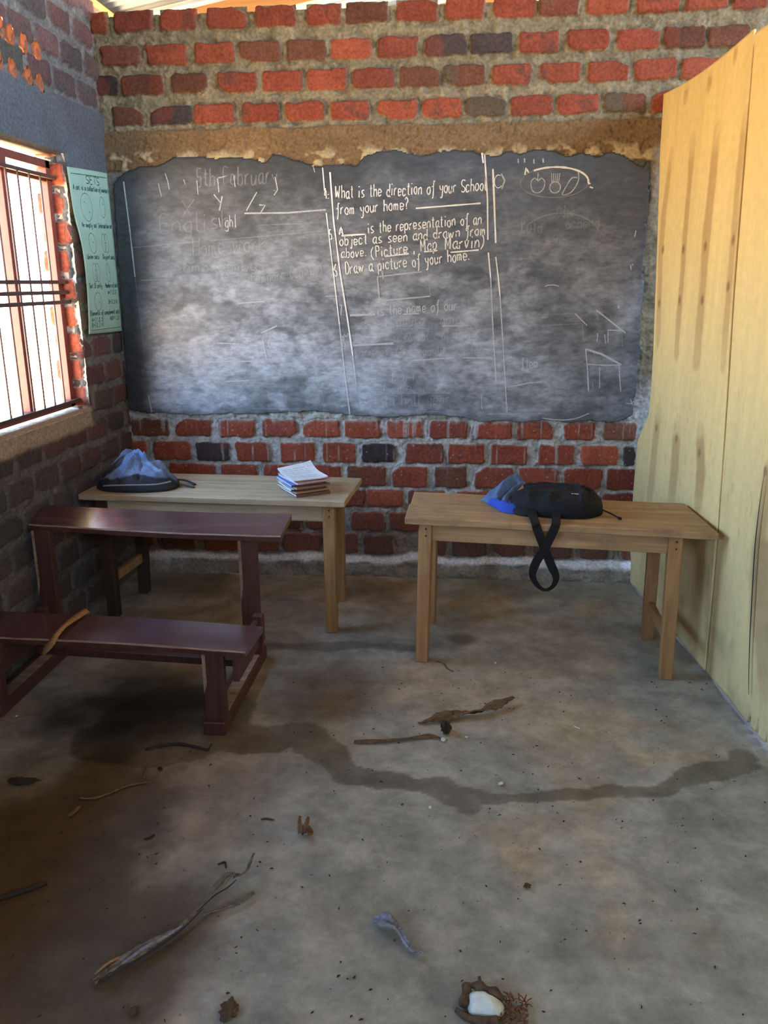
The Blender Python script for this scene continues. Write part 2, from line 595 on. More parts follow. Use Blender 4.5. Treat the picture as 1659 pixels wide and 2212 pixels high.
# ------------------------------------------------------------------ back wall
ROWS = [(a, b, [(x0, x1 - x0, t) for (x0, x1, t) in L]) for (a, b, L) in [(2.799,2.892,[(-0.007,0.083,0),(0.116,0.315,0),(0.35,0.538,0),(0.587,0.786,0),(0.825,1.025,0),(1.075,1.246,0),(1.266,1.471,1),(1.511,1.71,0),(1.747,1.932,0),(1.974,2.17,0),(2.183,2.374,1),(2.408,2.605,0),(2.636,2.831,0),(2.856,3.051,0),(3.062,3.226,0)]),(2.648,2.741,[(0.032,0.239,1),(0.269,0.476,0),(0.511,0.716,0),(0.737,0.949,1),(0.977,1.173,1),(1.195,1.392,0),(1.419,1.615,0),(1.647,1.852,2),(1.863,2.069,2),(2.098,2.288,0),(2.323,2.52,0),(2.552,2.754,0),(2.769,2.962,1),(2.973,3.158,1)]),(2.514,2.607,[(0.13,0.348,1),(0.386,0.572,1),(0.619,0.818,0),(0.848,1.05,0),(1.073,1.272,0),(1.302,1.499,0),(1.526,1.726,1),(1.741,1.941,3),(1.975,2.164,0),(2.203,2.395,0),(2.427,2.623,0),(2.647,2.843,0),(2.864,3.046,0)]),(2.374,2.466,[(0.068,0.235,1),(0.267,0.482,2),(0.494,0.698,0),(0.736,0.928,0),(0.959,1.152,0),(1.184,1.377,0),(1.418,1.616,0),(1.639,1.837,0),(1.853,2.047,3),(2.074,2.268,0),(2.293,2.489,0),(2.511,2.712,3),(2.734,2.931,0)]),(0.78,0.878,[(0.022,0.238,1),(0.272,0.478,0),(0.517,0.723,0),(0.76,0.959,0),(0.995,1.192,0),(1.223,1.421,0),(1.454,1.655,0),(1.687,1.892,0),(1.929,2.126,0),(2.151,2.346,0),(2.402,2.564,0),(2.601,2.781,1)]),(0.642,0.752,[(0.136,0.352,0),(0.379,0.574,2),(0.606,0.805,0),(0.86,1.055,0),(1.096,1.287,0),(1.317,1.498,2),(1.554,1.764,0),(1.782,1.987,0),(2.014,2.218,0),(2.274,2.464,0),(2.495,2.695,0),(2.719,2.784,2)]),(0.508,0.626,[(0.015,0.19,1),(0.217,0.488,0),(0.52,0.721,0),(0.755,0.96,0),(1.004,1.204,0),(1.233,1.447,1),(1.478,1.674,0),(1.712,1.897,1),(1.935,2.148,0),(2.173,2.384,0),(2.416,2.618,0),(2.642,2.801,0)]),(0.39,0.492,[(1.335,1.541,0),(1.567,1.772,1),(2.626,2.803,0)]),(0.253,0.361,[(1.001,1.128,0),(1.246,1.432,0),(1.463,1.632,0),(1.663,1.876,1)]),(0.112,0.231,[(0.855,1.079,0),(1.09,1.286,0),(1.318,1.489,1),(1.671,1.788,1),(1.817,2.013,2),(2.038,2.227,1),(2.263,2.478,1),(2.521,2.682,1)])]]
XB = 3.5
gx = np.arange(0, XB + 1e-6, 0.0055)
gz = np.arange(0, 2.905, 0.0055)
U, Z = np.meshgrid(gx, gz)
bricks = course_fill(ROWS, -0.02, XB)
h, col = brick_relief(U, Z, bricks, 3, np.array((0.215, 0.177, 0.108)) + (np.array((0.365, 0.355, 0.315)) - np.array((0.215, 0.177, 0.108))) * sstep(1.2, 0.9, Z)[..., None])
nb = fbm(U * 6, Z * 6, 200, 4)
# bed of squeezed-out mortar lumps above the plain band and along the foot of the blackboard
lump = fbm(U * 30, Z * 30, 220, 3)
# plain cement band between the upper bricks and the blackboard
zb_top = 2.352 + 0.012 * (fbm(U * 7, Z * 0 + 3, 230, 3) - 0.5) * 2
zb_bot = 2.165
band = sstep(zb_bot - 0.01, zb_bot, Z) * (1 - sstep(zb_top - 0.008, zb_top + 0.004, Z))
hb = 0.017 + 0.004 * (fbm(U * 9, Z * 9, 240, 4) - 0.5) - 0.006 * (fbm(U * 55, Z * 55, 241, 2) > 0.70)
cb = np.array((0.175, 0.108, 0.052))[None, None] * (0.78 + 0.44 * fbm(U * 5, Z * 11, 245, 5))[..., None]
h = h * (1 - band) + hb * band
col = col * (1 - band[..., None]) + cb * band[..., None]
# pale broken plaster along the lower edge of the band
rag = sstep(2.262, 2.215, Z + 0.035 * (fbm(U * 11, Z * 11, 250, 3) - 0.5) * 2) * sstep(2.12, 2.15, Z)
rg = rag * sstep(0.46, 0.54, fbm(U * 17, Z * 22, 260, 3))
h = h + rg * (0.012 * (fbm(U * 26, Z * 26, 262, 3) + 0.1))
cr = np.array((0.40, 0.31, 0.17))[None, None] * (0.8 + 0.4 * nb)[..., None]
col = col * (1 - rg[..., None]) + cr * rg[..., None]
# mortar line over the band
lip = np.exp(-((Z - 2.362) / 0.012) ** 2) * sstep(0.42, 0.6, lump)
h += 0.010 * lip
# wall behind the blackboard
bh = sstep(0.90, 0.93, Z) * (1 - sstep(2.13, 2.17, Z)) * (1 - sstep(2.72, 2.76, U))
h = h * (1 - bh) + 0.006 * bh
col = col * (1 - bh[..., None]) + np.array((0.2, 0.18, 0.15)) * bh[..., None]
# ragged cement foot under the blackboard with whitish slurry
ft = np.exp(-((Z - (0.905 + 0.014 * (fbm(U * 9, Z * 0, 270, 3) - 0.5) * 2)) / 0.026) ** 2) * (1 - sstep(2.76, 2.80, U))
fm = ft * sstep(0.36, 0.55, lump)
h += fm * 0.022 * lump
cf = np.array((0.38, 0.37, 0.32))[None, None] * (0.65 + 0.7 * fbm(U * 40, Z * 40, 275, 3))[..., None]
m = np.clip(fm * 1.3, 0, 1)[..., None]
col = col * (1 - m) + cf * m
# ragged cement at the right end of the blackboard
rm = sstep(2.745, 2.765, U + 0.02 * (fbm(U * 8, Z * 14, 281, 3) - 0.5)) * (1 - sstep(2.80, 2.83, U)) * sstep(1.75, 2.0, Z) * (1 - sstep(2.2, 2.25, Z))
h = h * (1 - rm) + (0.012 + 0.02 * (lump - 0.4)) * rm
col = col * (1 - rm[..., None]) + np.array((0.26, 0.20, 0.125)) * rm[..., None]
# slurry that ran down the bricks below the blackboard
st = fbm(U * 75, Z * 3.0, 290, 2) * 0.7 + 0.3 * fbm(U * 25, Z * 6, 291, 3)
run = sstep(0.60, 0.70, st + 0.10 * sstep(0.60, 0.9, Z) - 0.10) * sstep(0.45, 0.75, Z) * (1 - sstep(0.93, 0.95, Z))
m = (run * 0.62)[..., None]
col = col * (1 - m) + np.array((0.36, 0.36, 0.34)) * m
spk = (vnoise(U * 260, Z * 260, 295) > 0.955) * sstep(0.25, 0.6, Z) * (1 - sstep(0.88, 0.92, Z))
m = (spk * 0.7)[..., None]
col = col * (1 - m) + np.array((0.42, 0.40, 0.37)) * m
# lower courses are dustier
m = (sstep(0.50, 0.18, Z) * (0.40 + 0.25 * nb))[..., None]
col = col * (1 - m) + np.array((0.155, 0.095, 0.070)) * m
# cement plinth at the floor
pt = 0.105 + 0.030 * (fbm(U * 5, Z * 0 + 1, 300, 4) - 0.5) * 2
pz = 1 - sstep(pt - 0.030, pt + 0.012, Z)
hp = 0.045 + 0.030 * sstep(0.09, 0.0, Z) + 0.034 * (fbm(U * 16, Z * 30, 310, 4) - 0.5) - 0.022 * np.exp(-((Z - 0.060) / 0.016) ** 2) * sstep(0.4, 0.62, fbm(U * 7, Z * 3, 311, 3))
h = h * (1 - pz) + hp * pz
cp = np.array((0.25, 0.22, 0.175))[None, None] * (0.6 + 0.8 * fbm(U * 18, Z * 18, 312, 4))[..., None]
dust_light = (sstep(0.055, 0.085, Z) * (1 - sstep(pt - 0.004, pt + 0.016, Z)))[..., None]  # pale ledge dust, whitened further as the highlight on its top
cp = cp * (1 - dust_light * 0.85) + np.array((0.80, 0.77, 0.72)) * dust_light * 0.85
pc = (1 - sstep(pt - 0.002, pt + 0.014, Z))[..., None]
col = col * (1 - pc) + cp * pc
ztop = np.full(U.shape, 2.872)
for (x0, x1, z0, z1, t_) in bricks:
    if z1 > 2.88:
        ztop = np.where((U > x0) & (U < x1), 2.896, ztop)
keep = (Z < ztop)[1:, :-1]
Vb = np.stack([U, -h, Z], -1).reshape(-1, 3)
Fb = grid_faces(len(gz), len(gx), keep)
Vb, Fb, Cb = add_boxes(Vb, Fb, col.reshape(-1, 3), [(-0.2, XB, 0.025, 0.2, 0, 2.87), (XB, 6.2, 0.0, 0.2, 0, 2.87)], (0.25, 0.12, 0.08))
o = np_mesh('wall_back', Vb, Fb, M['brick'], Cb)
tag(o, kind='structure')

# ------------------------------------------------------------------ left wall
gy = np.arange(-2.3, 0.0301, 0.008)
gz = np.arange(0, 2.953, 0.008)
Yg, Z = np.meshgrid(gy, gz)
rr = np.random.default_rng(21)
lb = []
k = 0
z = 0.04
while z < 2.95:
    y = -2.35 + (0.115 if k % 2 else 0)
    while y < 0.05:
        w = 0.205 + rr.normal(0, 0.006)
        lb.append((y, y + w, z, z + 0.098 + rr.normal(0, 0.003), int(rr.choice([0, 1, 2, 3], p=[.52, .28, .08, .12]))))
        y += w + 0.028
    z += 0.134
    k += 1
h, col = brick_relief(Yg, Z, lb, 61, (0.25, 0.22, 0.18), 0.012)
band = sstep(2.165, 2.19, Z) * (1 - sstep(2.42, 2.44, Z + 0.02 * (fbm(Yg * 7, Z * 3, 400, 3) - 0.5)))
side = sstep(-0.49, -0.44, Yg) * sstep(2.05, 2.1, Z) * (1 - sstep(2.42, 2.44, Z))
band = np.maximum(band, side)
hb = 0.016 + 0.005 * (fbm(Yg * 8, Z * 8, 410, 4) - 0.5)
h = h * (1 - band) + hb * band
cb = np.array((0.140, 0.150, 0.160))[None, None] * (0.8 + 0.4 * fbm(Yg * 6, Z * 6, 411, 4))[..., None]
col = col * (1 - band[..., None]) + cb * band[..., None]
# bricks dulled to carry the wall's backlit shade and haze, more below the sill
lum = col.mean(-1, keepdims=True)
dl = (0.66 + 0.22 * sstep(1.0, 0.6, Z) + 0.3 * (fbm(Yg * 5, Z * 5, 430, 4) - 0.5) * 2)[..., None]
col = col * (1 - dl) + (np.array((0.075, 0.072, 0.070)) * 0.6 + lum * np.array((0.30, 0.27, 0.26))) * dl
# cement sill bed under the window
sb = sstep(0.90, 0.93, Z + 0.02 * (fbm(Yg * 9, Z * 2, 420, 3) - 0.5)) * (1 - sstep(1.0, 1.03, Z)) * (1 - sstep(-0.50, -0.42, Yg))
h = h * (1 - sb) + (0.018 + 0.014 * (fbm(Yg * 16, Z * 16, 421, 3) - 0.5)) * sb
col = col * (1 - sb[..., None]) + np.array((0.40, 0.30, 0.20)) * sb[..., None]
# the opening and the ventilation holes
hole = (Yg > WIN1[0]) & (Yg < WIN1[1]) & (Z > WIN1[2]) & (Z < WIN1[3])
VENTS = [(-0.843,2.578), (-0.738,2.574), (-0.627,2.569), (-0.86,2.452), (-0.731,2.448), (-0.634,2.441), (-0.92,2.591), (-0.962,2.461)]
vent = np.zeros(Yg.shape, bool)
for (vy, vz) in VENTS:
    for dz in (-0.019, 0.0, 0.019):
        vent |= ((Yg - vy) / 0.020) ** 2 + ((Z - vz - dz) / 0.013) ** 2 < 1
cut = hole
keep = ~(cut[1:, 1:] & cut[:-1, 1:] & cut[1:, :-1] & cut[:-1, :-1]) & ~(cut[:-1, :-1] & cut[1:, 1:]) & ~(vent[1:, 1:] | vent[:-1, 1:] | vent[1:, :-1] | vent[:-1, :-1])
# edges of the openings are worked flush with the reveal
h = np.where(cut, -0.02, h)
Vl = np.stack([h, Yg, Z], -1).reshape(-1, 3)
Fl = grid_faces(len(gz), len(gy), keep)
col = col.reshape(-1, 3)
# reveal at the right of the opening, with its own brick ends and mortar
rx = np.arange(-0.132, 0.0121, 0.006)
rz = np.arange(1.0, 2.19, 0.006)
RX, RZ = np.meshgrid(rx, rz)
re_b = []
z = 1.02
k = 0
while z < 2.2:
    if k % 2:
        re_b += [(-0.140, -0.006, z, z + 0.098, 0)]
    else:
        re_b += [(-0.125, 0.006, z, z + 0.098, 0)]
    z += 0.128
    k += 1
h2, c2 = brick_relief(RX, RZ, re_b, 91, (0.36, 0.33, 0.28), 0.010)
c2 = c2 * 1.25  # reveal bricks lightened to carry the daylight on them
Vr = np.stack([RX, WIN1[1] - h2 + 0.008, RZ], -1).reshape(-1, 3)
Fr = grid_faces(len(rz), len(rx)) + len(Vl)
Vl = np.concatenate([Vl, Vr])
Fl = np.concatenate([Fl, Fr])
col = np.concatenate([col, c2.reshape(-1, 3)])
# sloping cement sill, lintel soffit and the wall's thickness around the openings
T = -0.13
boxes = [
    (T, -0.022, -2.3, 0.0, 0.0, 0.99), (T, -0.022, WIN1[1] + 0.01, 0.2, 0.99, 2.19), (T, -0.022, -2.3, WIN1[0], 0.99, 2.19),
    (T, -0.022, -2.3, 0.2, 2.18, 2.40), (T, -0.022, -2.3, -1.0, 2.40, 2.95), (T, -0.022, -0.52, 0.2, 2.40, 2.95), (T, -0.022, -1.0, -0.52, 2.72, 2.95),
    (T, -0.07, -1.0, -0.52, 2.40, 2.43),
    (T, 0.0, WIN2[1], -2.3, 0.0, 2.95), (T, 0.0, WIN2[0], WIN2[1], 0.0, 1.0), (T, 0.0, WIN2[0], WIN2[1], 2.18, 2.95),
    (T, 0.0, WIN3[1], WIN2[0], 0.0, 2.95), (T, 0.0, WIN3[0], WIN3[1], 0.0, 1.0), (T, 0.0, WIN3[0], WIN3[1], 2.18, 2.95), (T, 0.0, -8.2, WIN3[0], 0.0, 2.95)]
Vl, Fl, col = add_boxes(Vl, Fl, col, boxes, (0.20, 0.15, 0.115))
# cement sill slab, a little rough
sx0 = np.arange(-0.132, 0.031, 0.012)
sy0 = np.arange(WIN1[0], WIN1[1] + 0.02, 0.012)
SX, SY = np.meshgrid(sx0, sy0)
sh = 1.0 + 0.012 * (fbm(SX * 20, SY * 20, 77, 4) - 0.5) - 0.12 * np.maximum(SX - 0.0, 0)
Vs = np.stack([SX, SY, sh], -1).reshape(-1, 3)
Fs = grid_faces(len(sy0), len(sx0)) + len(Vl)
cs = np.array((0.42, 0.32, 0.22))[None, None] * (0.8 + 0.4 * fbm(SX * 12, SY * 12, 78, 3))[..., None]
Vl = np.concatenate([Vl, Vs])
Fl = np.concatenate([Fl, Fs])
col = np.concatenate([col, cs.reshape(-1, 3)])
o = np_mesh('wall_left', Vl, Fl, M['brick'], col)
tag(o, kind='structure')
# ventilation bricks: fired clay blocks with the perforated channels behind the holes
ring = MB()
for (vy, vz) in VENTS:
    prof = []
    n = 28
    for j in range(n):
        a = 2 * math.pi * j / n
        rr_ = 0.029 + 0.004 * math.cos(3 * a)
        prof.append((vy + 0.029 * math.cos(a), vz + 0.039 * math.sin(a) * (1 + 0.10 * math.cos(4 * a))))
    k0 = len(ring.v)
    for x in (0.011, -0.11):
        for (py, pz) in prof:
            ring.v.append((x, py, pz))
    for j in range(n):
        ring.f.append((k0 + j, k0 + (j + 1) % n, k0 + n + (j + 1) % n, k0 + n + j))
        ring.m.append(0)
M['clay'] = mat_plain('fired_clay', (0.48, 0.19, 0.085), 0.9, 60, 0.4, 0.8, 1.2)
o = ring.build('trim_1', M['clay'], None, True)
tag(o, kind='structure')

# ------------------------------------------------------------------ other walls, roof
cl = np.array((0.26, 0.12, 0.075))
V0, F0, C0 = np.zeros((0, 3)), np.zeros((0, 4), int), np.zeros((0, 3))
Vw, Fw, Cw = add_boxes(V0, F0, C0, [(-0.2, 6.2, -8.2, -8.0, 0, 2.95)], cl)
tag(np_mesh('wall_rear', Vw, Fw, M['brick'], Cw, None, False), kind='structure')
Vw, Fw, Cw = add_boxes(V0, F0, C0, [(6.0, 6.2, -8.0, 0, 0, 2.95)], cl)
tag(np_mesh('wall_right', Vw, Fw, M['brick'], Cw, None, False), kind='structure')
ry = np.arange(-8.6, 3.2, 0.0125)
rxs = np.linspace(-1.25, 6.6, 32)
RX, RY = np.meshgrid(rxs, ry)
RZ = 3.06 + 0.17 * RX + 0.010 * np.sin(RY * 2 * math.pi / 0.076)
o = np_mesh('ceiling', np.stack([RX, RY, RZ], -1).reshape(-1, 3), grid_faces(len(ry), len(rxs)), M['iron'])
tag(o, kind='structure')
for k, yy in enumerate((-6.6, -5.0, -3.4, -1.8, 0.62, 1.5)):
    mb = MB()
    mb.bar((-0.4, yy, 2.96 + 0.17 * -0.4), (6.4, yy, 2.96 + 0.17 * 6.4), 0.06, 0.10)
    tag(mb.build('rafter', M['timber'], None, bevel=0.004), 'sawn roof rafter under the corrugated iron roof beyond the brick wall' if yy > 0 else 'sawn roof rafter under the corrugated iron roof', 'rafter', 'rafters under the iron roof')
mb = MB()
mb.bar((-0.10, -8.1, 2.98), (-0.10, 3.0, 2.98), 0.10, 0.06)
tag(mb.build('wall_plate', M['timber'], None, bevel=0.004), 'timber wall plate on top of the left brick wall', 'beam')

# ------------------------------------------------------------------ floor
gx = np.arange(-0.02, 3.25, 0.010)
gy = np.arange(-3.5, 0.001, 0.010)
X, Yg = np.meshgrid(gx, gy)
h = 0.004 * (fbm(X * 3, Yg * 3, 500, 4) - 0.5)
n1 = fbm(X * 2.2, Yg * 2.2, 510, 5)
n2 = fbm(X * 7, Yg * 7, 520, 5)
grey = np.array((0.330, 0.300, 0.235))
tan = np.array((0.395, 0.300, 0.195))
m = sstep(0.42, 0.60, n1)[..., None]
col = grey * (1 - m) + tan * m
col = col * (0.62 + 0.76 * n2)[..., None]
n4 = fbm(X * 4.5 + 2 * n1, Yg * 14, 555, 4)
col = col * (0.86 + 0.28 * n4)[..., None]


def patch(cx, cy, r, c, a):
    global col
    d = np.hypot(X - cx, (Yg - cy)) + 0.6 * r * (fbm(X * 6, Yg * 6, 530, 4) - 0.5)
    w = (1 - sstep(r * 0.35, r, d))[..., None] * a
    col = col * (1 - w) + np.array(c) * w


# trodden earth stains, some with shade of the bench and left wall painted in
for p_, r_2, c_2, a_2 in (
        ((1.355,-1.414), 0.34, (0.120, 0.072, 0.036), 0.75), ((1.043,-1.04), 0.25, (0.12, 0.085, 0.055), 0.5), ((1.882,-0.875), 0.09, (0.13, 0.07, 0.035), 0.75),
        ((0.399,-0.247), 0.30, (0.11, 0.085, 0.05), 0.7), ((1.388,-0.317), 0.25, (0.14, 0.10, 0.07), 0.5), ((2.14,-0.048), 0.35, (0.17, 0.135, 0.10), 0.45),
        ((0.618,-1.625), 0.50, (0.030, 0.026, 0.021), 0.92), ((0.716,-2.264), 0.50, (0.080, 0.046, 0.018), 0.9), ((0.593,-2.59), 0.62, (0.070, 0.039, 0.014), 0.95), ((0.683,-2.875), 0.62, (0.070, 0.039, 0.014), 0.95), ((0.902,-2.813), 0.46, (0.085, 0.052, 0.022), 0.85), ((1.882,-1.413), 0.45, (0.45, 0.34, 0.215), 0.7), ((2.222,-1.67), 0.35, (0.43, 0.33, 0.21), 0.6),  # near-black patch: bench shade over a wet stain; left browns deepened as shade
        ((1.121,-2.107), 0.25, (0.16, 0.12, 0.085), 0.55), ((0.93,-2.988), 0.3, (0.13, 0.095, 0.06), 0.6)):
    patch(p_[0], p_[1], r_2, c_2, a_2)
# spilt water; the wide blobs by the bench carry its shade too
wet = np.zeros(X.shape)
wn = 0.034 * (fbm(X * 11, Yg * 11, 540, 5) - 0.5) * 2
spill = [((1.002,-1.799), .10), ((1.145,-1.82), .10), ((1.27,-1.762), .085), ((1.392,-1.877), .070), ((1.483,-1.993), .055), ((1.574,-2.031), .050), ((1.683,-2.036), .040), ((1.806,-2.052), .040), ((1.859,-2.098), .055), ((1.97,-2.109), .026),
         ((2.104,-2.083), .022), ((2.247,-2.057), .034), ((2.39,-2.032), .026), ((2.527,-2.011), .024), ((2.612,-1.934), .040), ((2.721,-1.892), .050), ((2.819,-1.868), .034)]
for (a_, ra), (b2, rb) in zip(spill[:-1], spill[1:]):
    d, t_ = seg_dist(X, Yg, [a_, b2])
    wet = np.maximum(wet, 1 - sstep(-0.004, 0.004, d + wn - (ra + (rb - ra) * t_)))
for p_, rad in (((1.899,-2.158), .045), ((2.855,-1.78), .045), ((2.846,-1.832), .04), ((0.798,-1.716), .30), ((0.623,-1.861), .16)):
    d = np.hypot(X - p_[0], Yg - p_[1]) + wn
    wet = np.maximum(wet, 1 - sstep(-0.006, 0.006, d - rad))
d, t_ = seg_dist(X, Yg, [(0.956,-1.037), (1.123,-1.014), (1.374,-0.975), (1.652,-0.994)])
wet = np.maximum(wet, 0.8 * (1 - sstep(0.0, 0.02, d + wn * 1.3 - 0.030)))
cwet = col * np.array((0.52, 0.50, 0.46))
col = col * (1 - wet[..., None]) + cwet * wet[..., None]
# cement dust line at the foot of the plywood
d, t_ = seg_dist(X, Yg, [(2.794,-0.088), (2.899,-1.072), (2.933,-1.708)])
m = (np.exp(-(d / 0.035) ** 2) * 0.4)[..., None]
col = col * (1 - m) + np.array((0.34, 0.33, 0.30)) * m
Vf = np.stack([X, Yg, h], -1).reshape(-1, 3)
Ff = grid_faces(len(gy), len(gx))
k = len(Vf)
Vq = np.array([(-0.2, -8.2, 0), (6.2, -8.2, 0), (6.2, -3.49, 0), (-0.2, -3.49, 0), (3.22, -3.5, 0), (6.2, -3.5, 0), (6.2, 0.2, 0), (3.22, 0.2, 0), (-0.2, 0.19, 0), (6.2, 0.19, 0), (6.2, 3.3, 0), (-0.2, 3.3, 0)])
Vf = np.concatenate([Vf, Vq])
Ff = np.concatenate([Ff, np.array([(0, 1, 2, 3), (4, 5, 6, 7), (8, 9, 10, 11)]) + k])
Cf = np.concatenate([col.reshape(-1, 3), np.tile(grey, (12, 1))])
fm_, ft_, fb_ = mat_new('concrete_floor')
at = ft_.nodes.new('ShaderNodeAttribute')
at.attribute_name = 'Col'
nz = add_bump(ft_, fb_, 45, 0.25, 0.003, 8)
n3 = ft_.nodes.new('ShaderNodeTexNoise')
n3.inputs['Scale'].default_value = 7
n3.inputs['Detail'].default_value = 12
n3.inputs['Roughness'].default_value = 0.78
n3.inputs['Distortion'].default_value = 0.15
tcf = ft_.nodes.new('ShaderNodeTexCoord')
ft_.links.new(tcf.outputs['Object'], n3.inputs['Vector'])
o1 = mix_mul(ft_, at.outputs['Color'], n3.outputs['Fac'], 0.55, 1.45)
# small dark pits
vo = ft_.nodes.new('ShaderNodeTexVoronoi')
vo.inputs['Scale'].default_value = 22
ft_.links.new(tcf.outputs['Object'], vo.inputs['Vector'])
mpv = ft_.nodes.new('ShaderNodeMapRange')
mpv.inputs['From Min'].default_value = 0.04
mpv.inputs['From Max'].default_value = 0.09
mpv.inputs['To Min'].default_value = 0.45
mpv.inputs['To Max'].default_value = 1.0
ft_.links.new(vo.outputs['Distance'], mpv.inputs['Value'])
vms = ft_.nodes.new('ShaderNodeVectorMath')
vms.operation = 'SCALE'
ft_.links.new(o1, vms.inputs[0])
ft_.links.new(mpv.outputs[0], vms.inputs['Scale'])
ft_.links.new(vms.outputs[0], fb_.inputs['Base Color'])
aw = ft_.nodes.new('ShaderNodeAttribute')
aw.attribute_name = 'wet'
mw = ft_.nodes.new('ShaderNodeMapRange')
mw.inputs['To Min'].default_value = 0.62
mw.inputs['To Max'].default_value = 0.45
ft_.links.new(aw.outputs['Fac'], mw.inputs['Value'])
ft_.links.new(mw.outputs[0], fb_.inputs['Roughness'])
fb_.inputs['Specular IOR Level'].default_value = 0.35
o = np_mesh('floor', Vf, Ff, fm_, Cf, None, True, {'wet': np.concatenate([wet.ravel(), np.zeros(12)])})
tag(o, kind='structure')

# ------------------------------------------------------------------ window in the left wall
w1 = empty('window_1', (-0.11, (WIN1[0] + WIN1[1]) / 2, 1.0), 0, None, None, None, 'structure')


def at_w(mb, name, mat, bevel=0.002):
    o = mb.build(name, mat, w1, bevel=bevel)
    o.matrix_parent_inverse = Matrix.Translation(Vector(w1.location)).inverted()
    return o


FY0, FY1, FZ0, FZ1 = WIN1[0] + 0.01, WIN1[1] - 0.005, 1.02, 2.15
XF = -0.075
fr = MB()
fr.box(XF - 0.02, XF + 0.02, FY0, FY1, FZ0, FZ0 + 0.035)
fr.box(XF - 0.02, XF + 0.02, FY0, FY1, FZ1 - 0.035, FZ1)
fr.box(XF - 0.02, XF + 0.02, FY0, FY0 + 0.04, FZ0, FZ1)
fr.box(XF - 0.02, XF + 0.02, FY1 - 0.04, FY1, FZ0, FZ1)
at_w(fr, 'window_frame', M['steel'])
# mullions between the casements
for yy in (-0.905, -1.33):
    mu = MB()
    mu.box(XF - 0.02, XF + 0.02, yy - 0.024, yy + 0.024, FZ0 + 0.03, FZ1 - 0.03)
    at_w(mu, 'mullion', M['steel'])
tr = MB()
tr.box(XF - 0.015, XF + 0.015, FY0 + 0.03, FY1 - 0.03, 2.055, 2.08)
at_w(tr, 'transom', M['steel'])
# burglar bars let into the reveal
for zz in (2.075, 1.612, 1.565, 1.520, 1.050):
    b = MB()
    b.box(-0.042, -0.028, WIN1[0] - 0.02, WIN1[1] + 0.015, zz - 0.0085, zz + 0.0085)
    at_w(b, 'security_bar', M['bar'])
for yy in np.arange(-1.72, -0.55, 0.098):
    b = MB()
    b.tube([(-0.034, yy, 1.05), (-0.034, yy, 2.075)], 0.0045, 8)
    at_w(b, 'security_bar', M['bar'])
# plain frames of the two windows behind the camera
for k, w_ in ((2, WIN2), (3, WIN3)):
    fr = MB()
    for (a, b, c, d) in ((w_[0], w_[1], 1.0, 1.04), (w_[0], w_[1], 2.14, 2.18), (w_[0], w_[0] + .04, 1.0, 2.18), (w_[1] - .04, w_[1], 1.0, 2.18), ((w_[0] + w_[1]) / 2 - .02, (w_[0] + w_[1]) / 2 + .02, 1.0, 2.18)):
        fr.box(-0.10, -0.06, a, b, c, d)
    tag(fr.build('window_%d' % k, M['steel'], None, bevel=0.002), kind='structure')

# ------------------------------------------------------------------ blackboard painted on a plaster slab
BO = [(0.046,2.097), (0.098,2.149), (0.193,2.179), (0.299,2.185), (0.379,2.221), (0.476,2.223), (0.597,2.212), (0.703,2.214), (0.776,2.209), (0.856,2.188), (0.888,2.226), (0.926,2.221), (1.049,2.184), (1.093,2.166), (1.185,2.173), (1.318,2.168), (1.351,2.206), (1.421,2.228), (1.508,2.232), (1.582,2.212), (1.662,2.204), (1.73,2.226), (1.884,2.221), (1.932,2.201), (2.014,2.193), (2.058,2.215), (2.114,2.205), (2.201,2.222), (2.263,2.217), (2.354,2.19), (2.408,2.208), (2.496,2.183), (2.556,2.205), (2.618,2.193), (2.71,2.131), (2.738,2.164), (2.75,2.097), (2.753,1.979), (2.753,1.882), (2.754,1.785), (2.745,1.675), (2.761,1.574), (2.752,1.423), (2.767,1.228), (2.763,1.06), (2.752,0.919), (2.709,0.89), (2.643,0.877), (2.542,0.884), (2.441,0.878), (2.305,0.887), (2.17,0.878), (2.067,0.885), (1.965,0.872), (1.878,0.898), (1.678,0.912), (1.476,0.895), (1.27,0.907), (1.065,0.928), (0.981,0.925), (0.781,0.911), (0.577,0.912), (0.399,0.898), (0.235,0.915), (0.153,0.909), (0.017,0.929)]
gx = np.arange(0.015, 2.80, 0.0065)
gz = np.arange(0.86, 2.25, 0.0065)
U, Z = np.meshgrid(gx, gz)
jx = 0.010 * (fbm(U * 30, Z * 30, 600, 3) - 0.5)
jz = 0.012 * (fbm(U * 30, Z * 30, 610, 3) - 0.5)
ins = in_poly(U + jx, Z + jz, BO)
any4 = ins[1:, 1:] | ins[:-1, 1:] | ins[1:, :-1] | ins[:-1, :-1]
yb = -(0.028 + 0.003 * (fbm(U * 4, Z * 4, 620, 4) - 0.5))
yb = np.where(ins, yb, 0.004)
# chalk dust wiped about: broad cloudy smears, little of it at the upper edge; window light and corner shade mixed in
cl1 = fbm(U * 3.2, Z * 4.2, 630, 5)
cl2 = fbm(U * 9 + 3 * cl1, Z * 13, 640, 5)
cl3 = fbm(U * 16, Z * 60, 650, 3)
dm = 0.40 + 0.34 * sstep(0.30, 0.70, cl1) + 0.40 * sstep(0.40, 0.66, cl2) - 0.10 + 0.12 * (cl3 - 0.4) + 0.25 * (fbm(U * 34, Z * 30, 655, 4) - 0.5) + 0.22 * (sstep(0.50, 0.56, fbm(U * 7, Z * 11, 656, 4)) - 0.5)
dxy, _ = seg_dist(U, Z, BO + [BO[0]])
dtop, _ = seg_dist(U, Z, BO[1:36])
edge = sstep(0.03, 0.13, dtop + 0.06 * (cl2 - 0.5)) * (0.55 + 0.45 * sstep(0.005, 0.05, dxy + 0.04 * (cl2 - 0.5)))
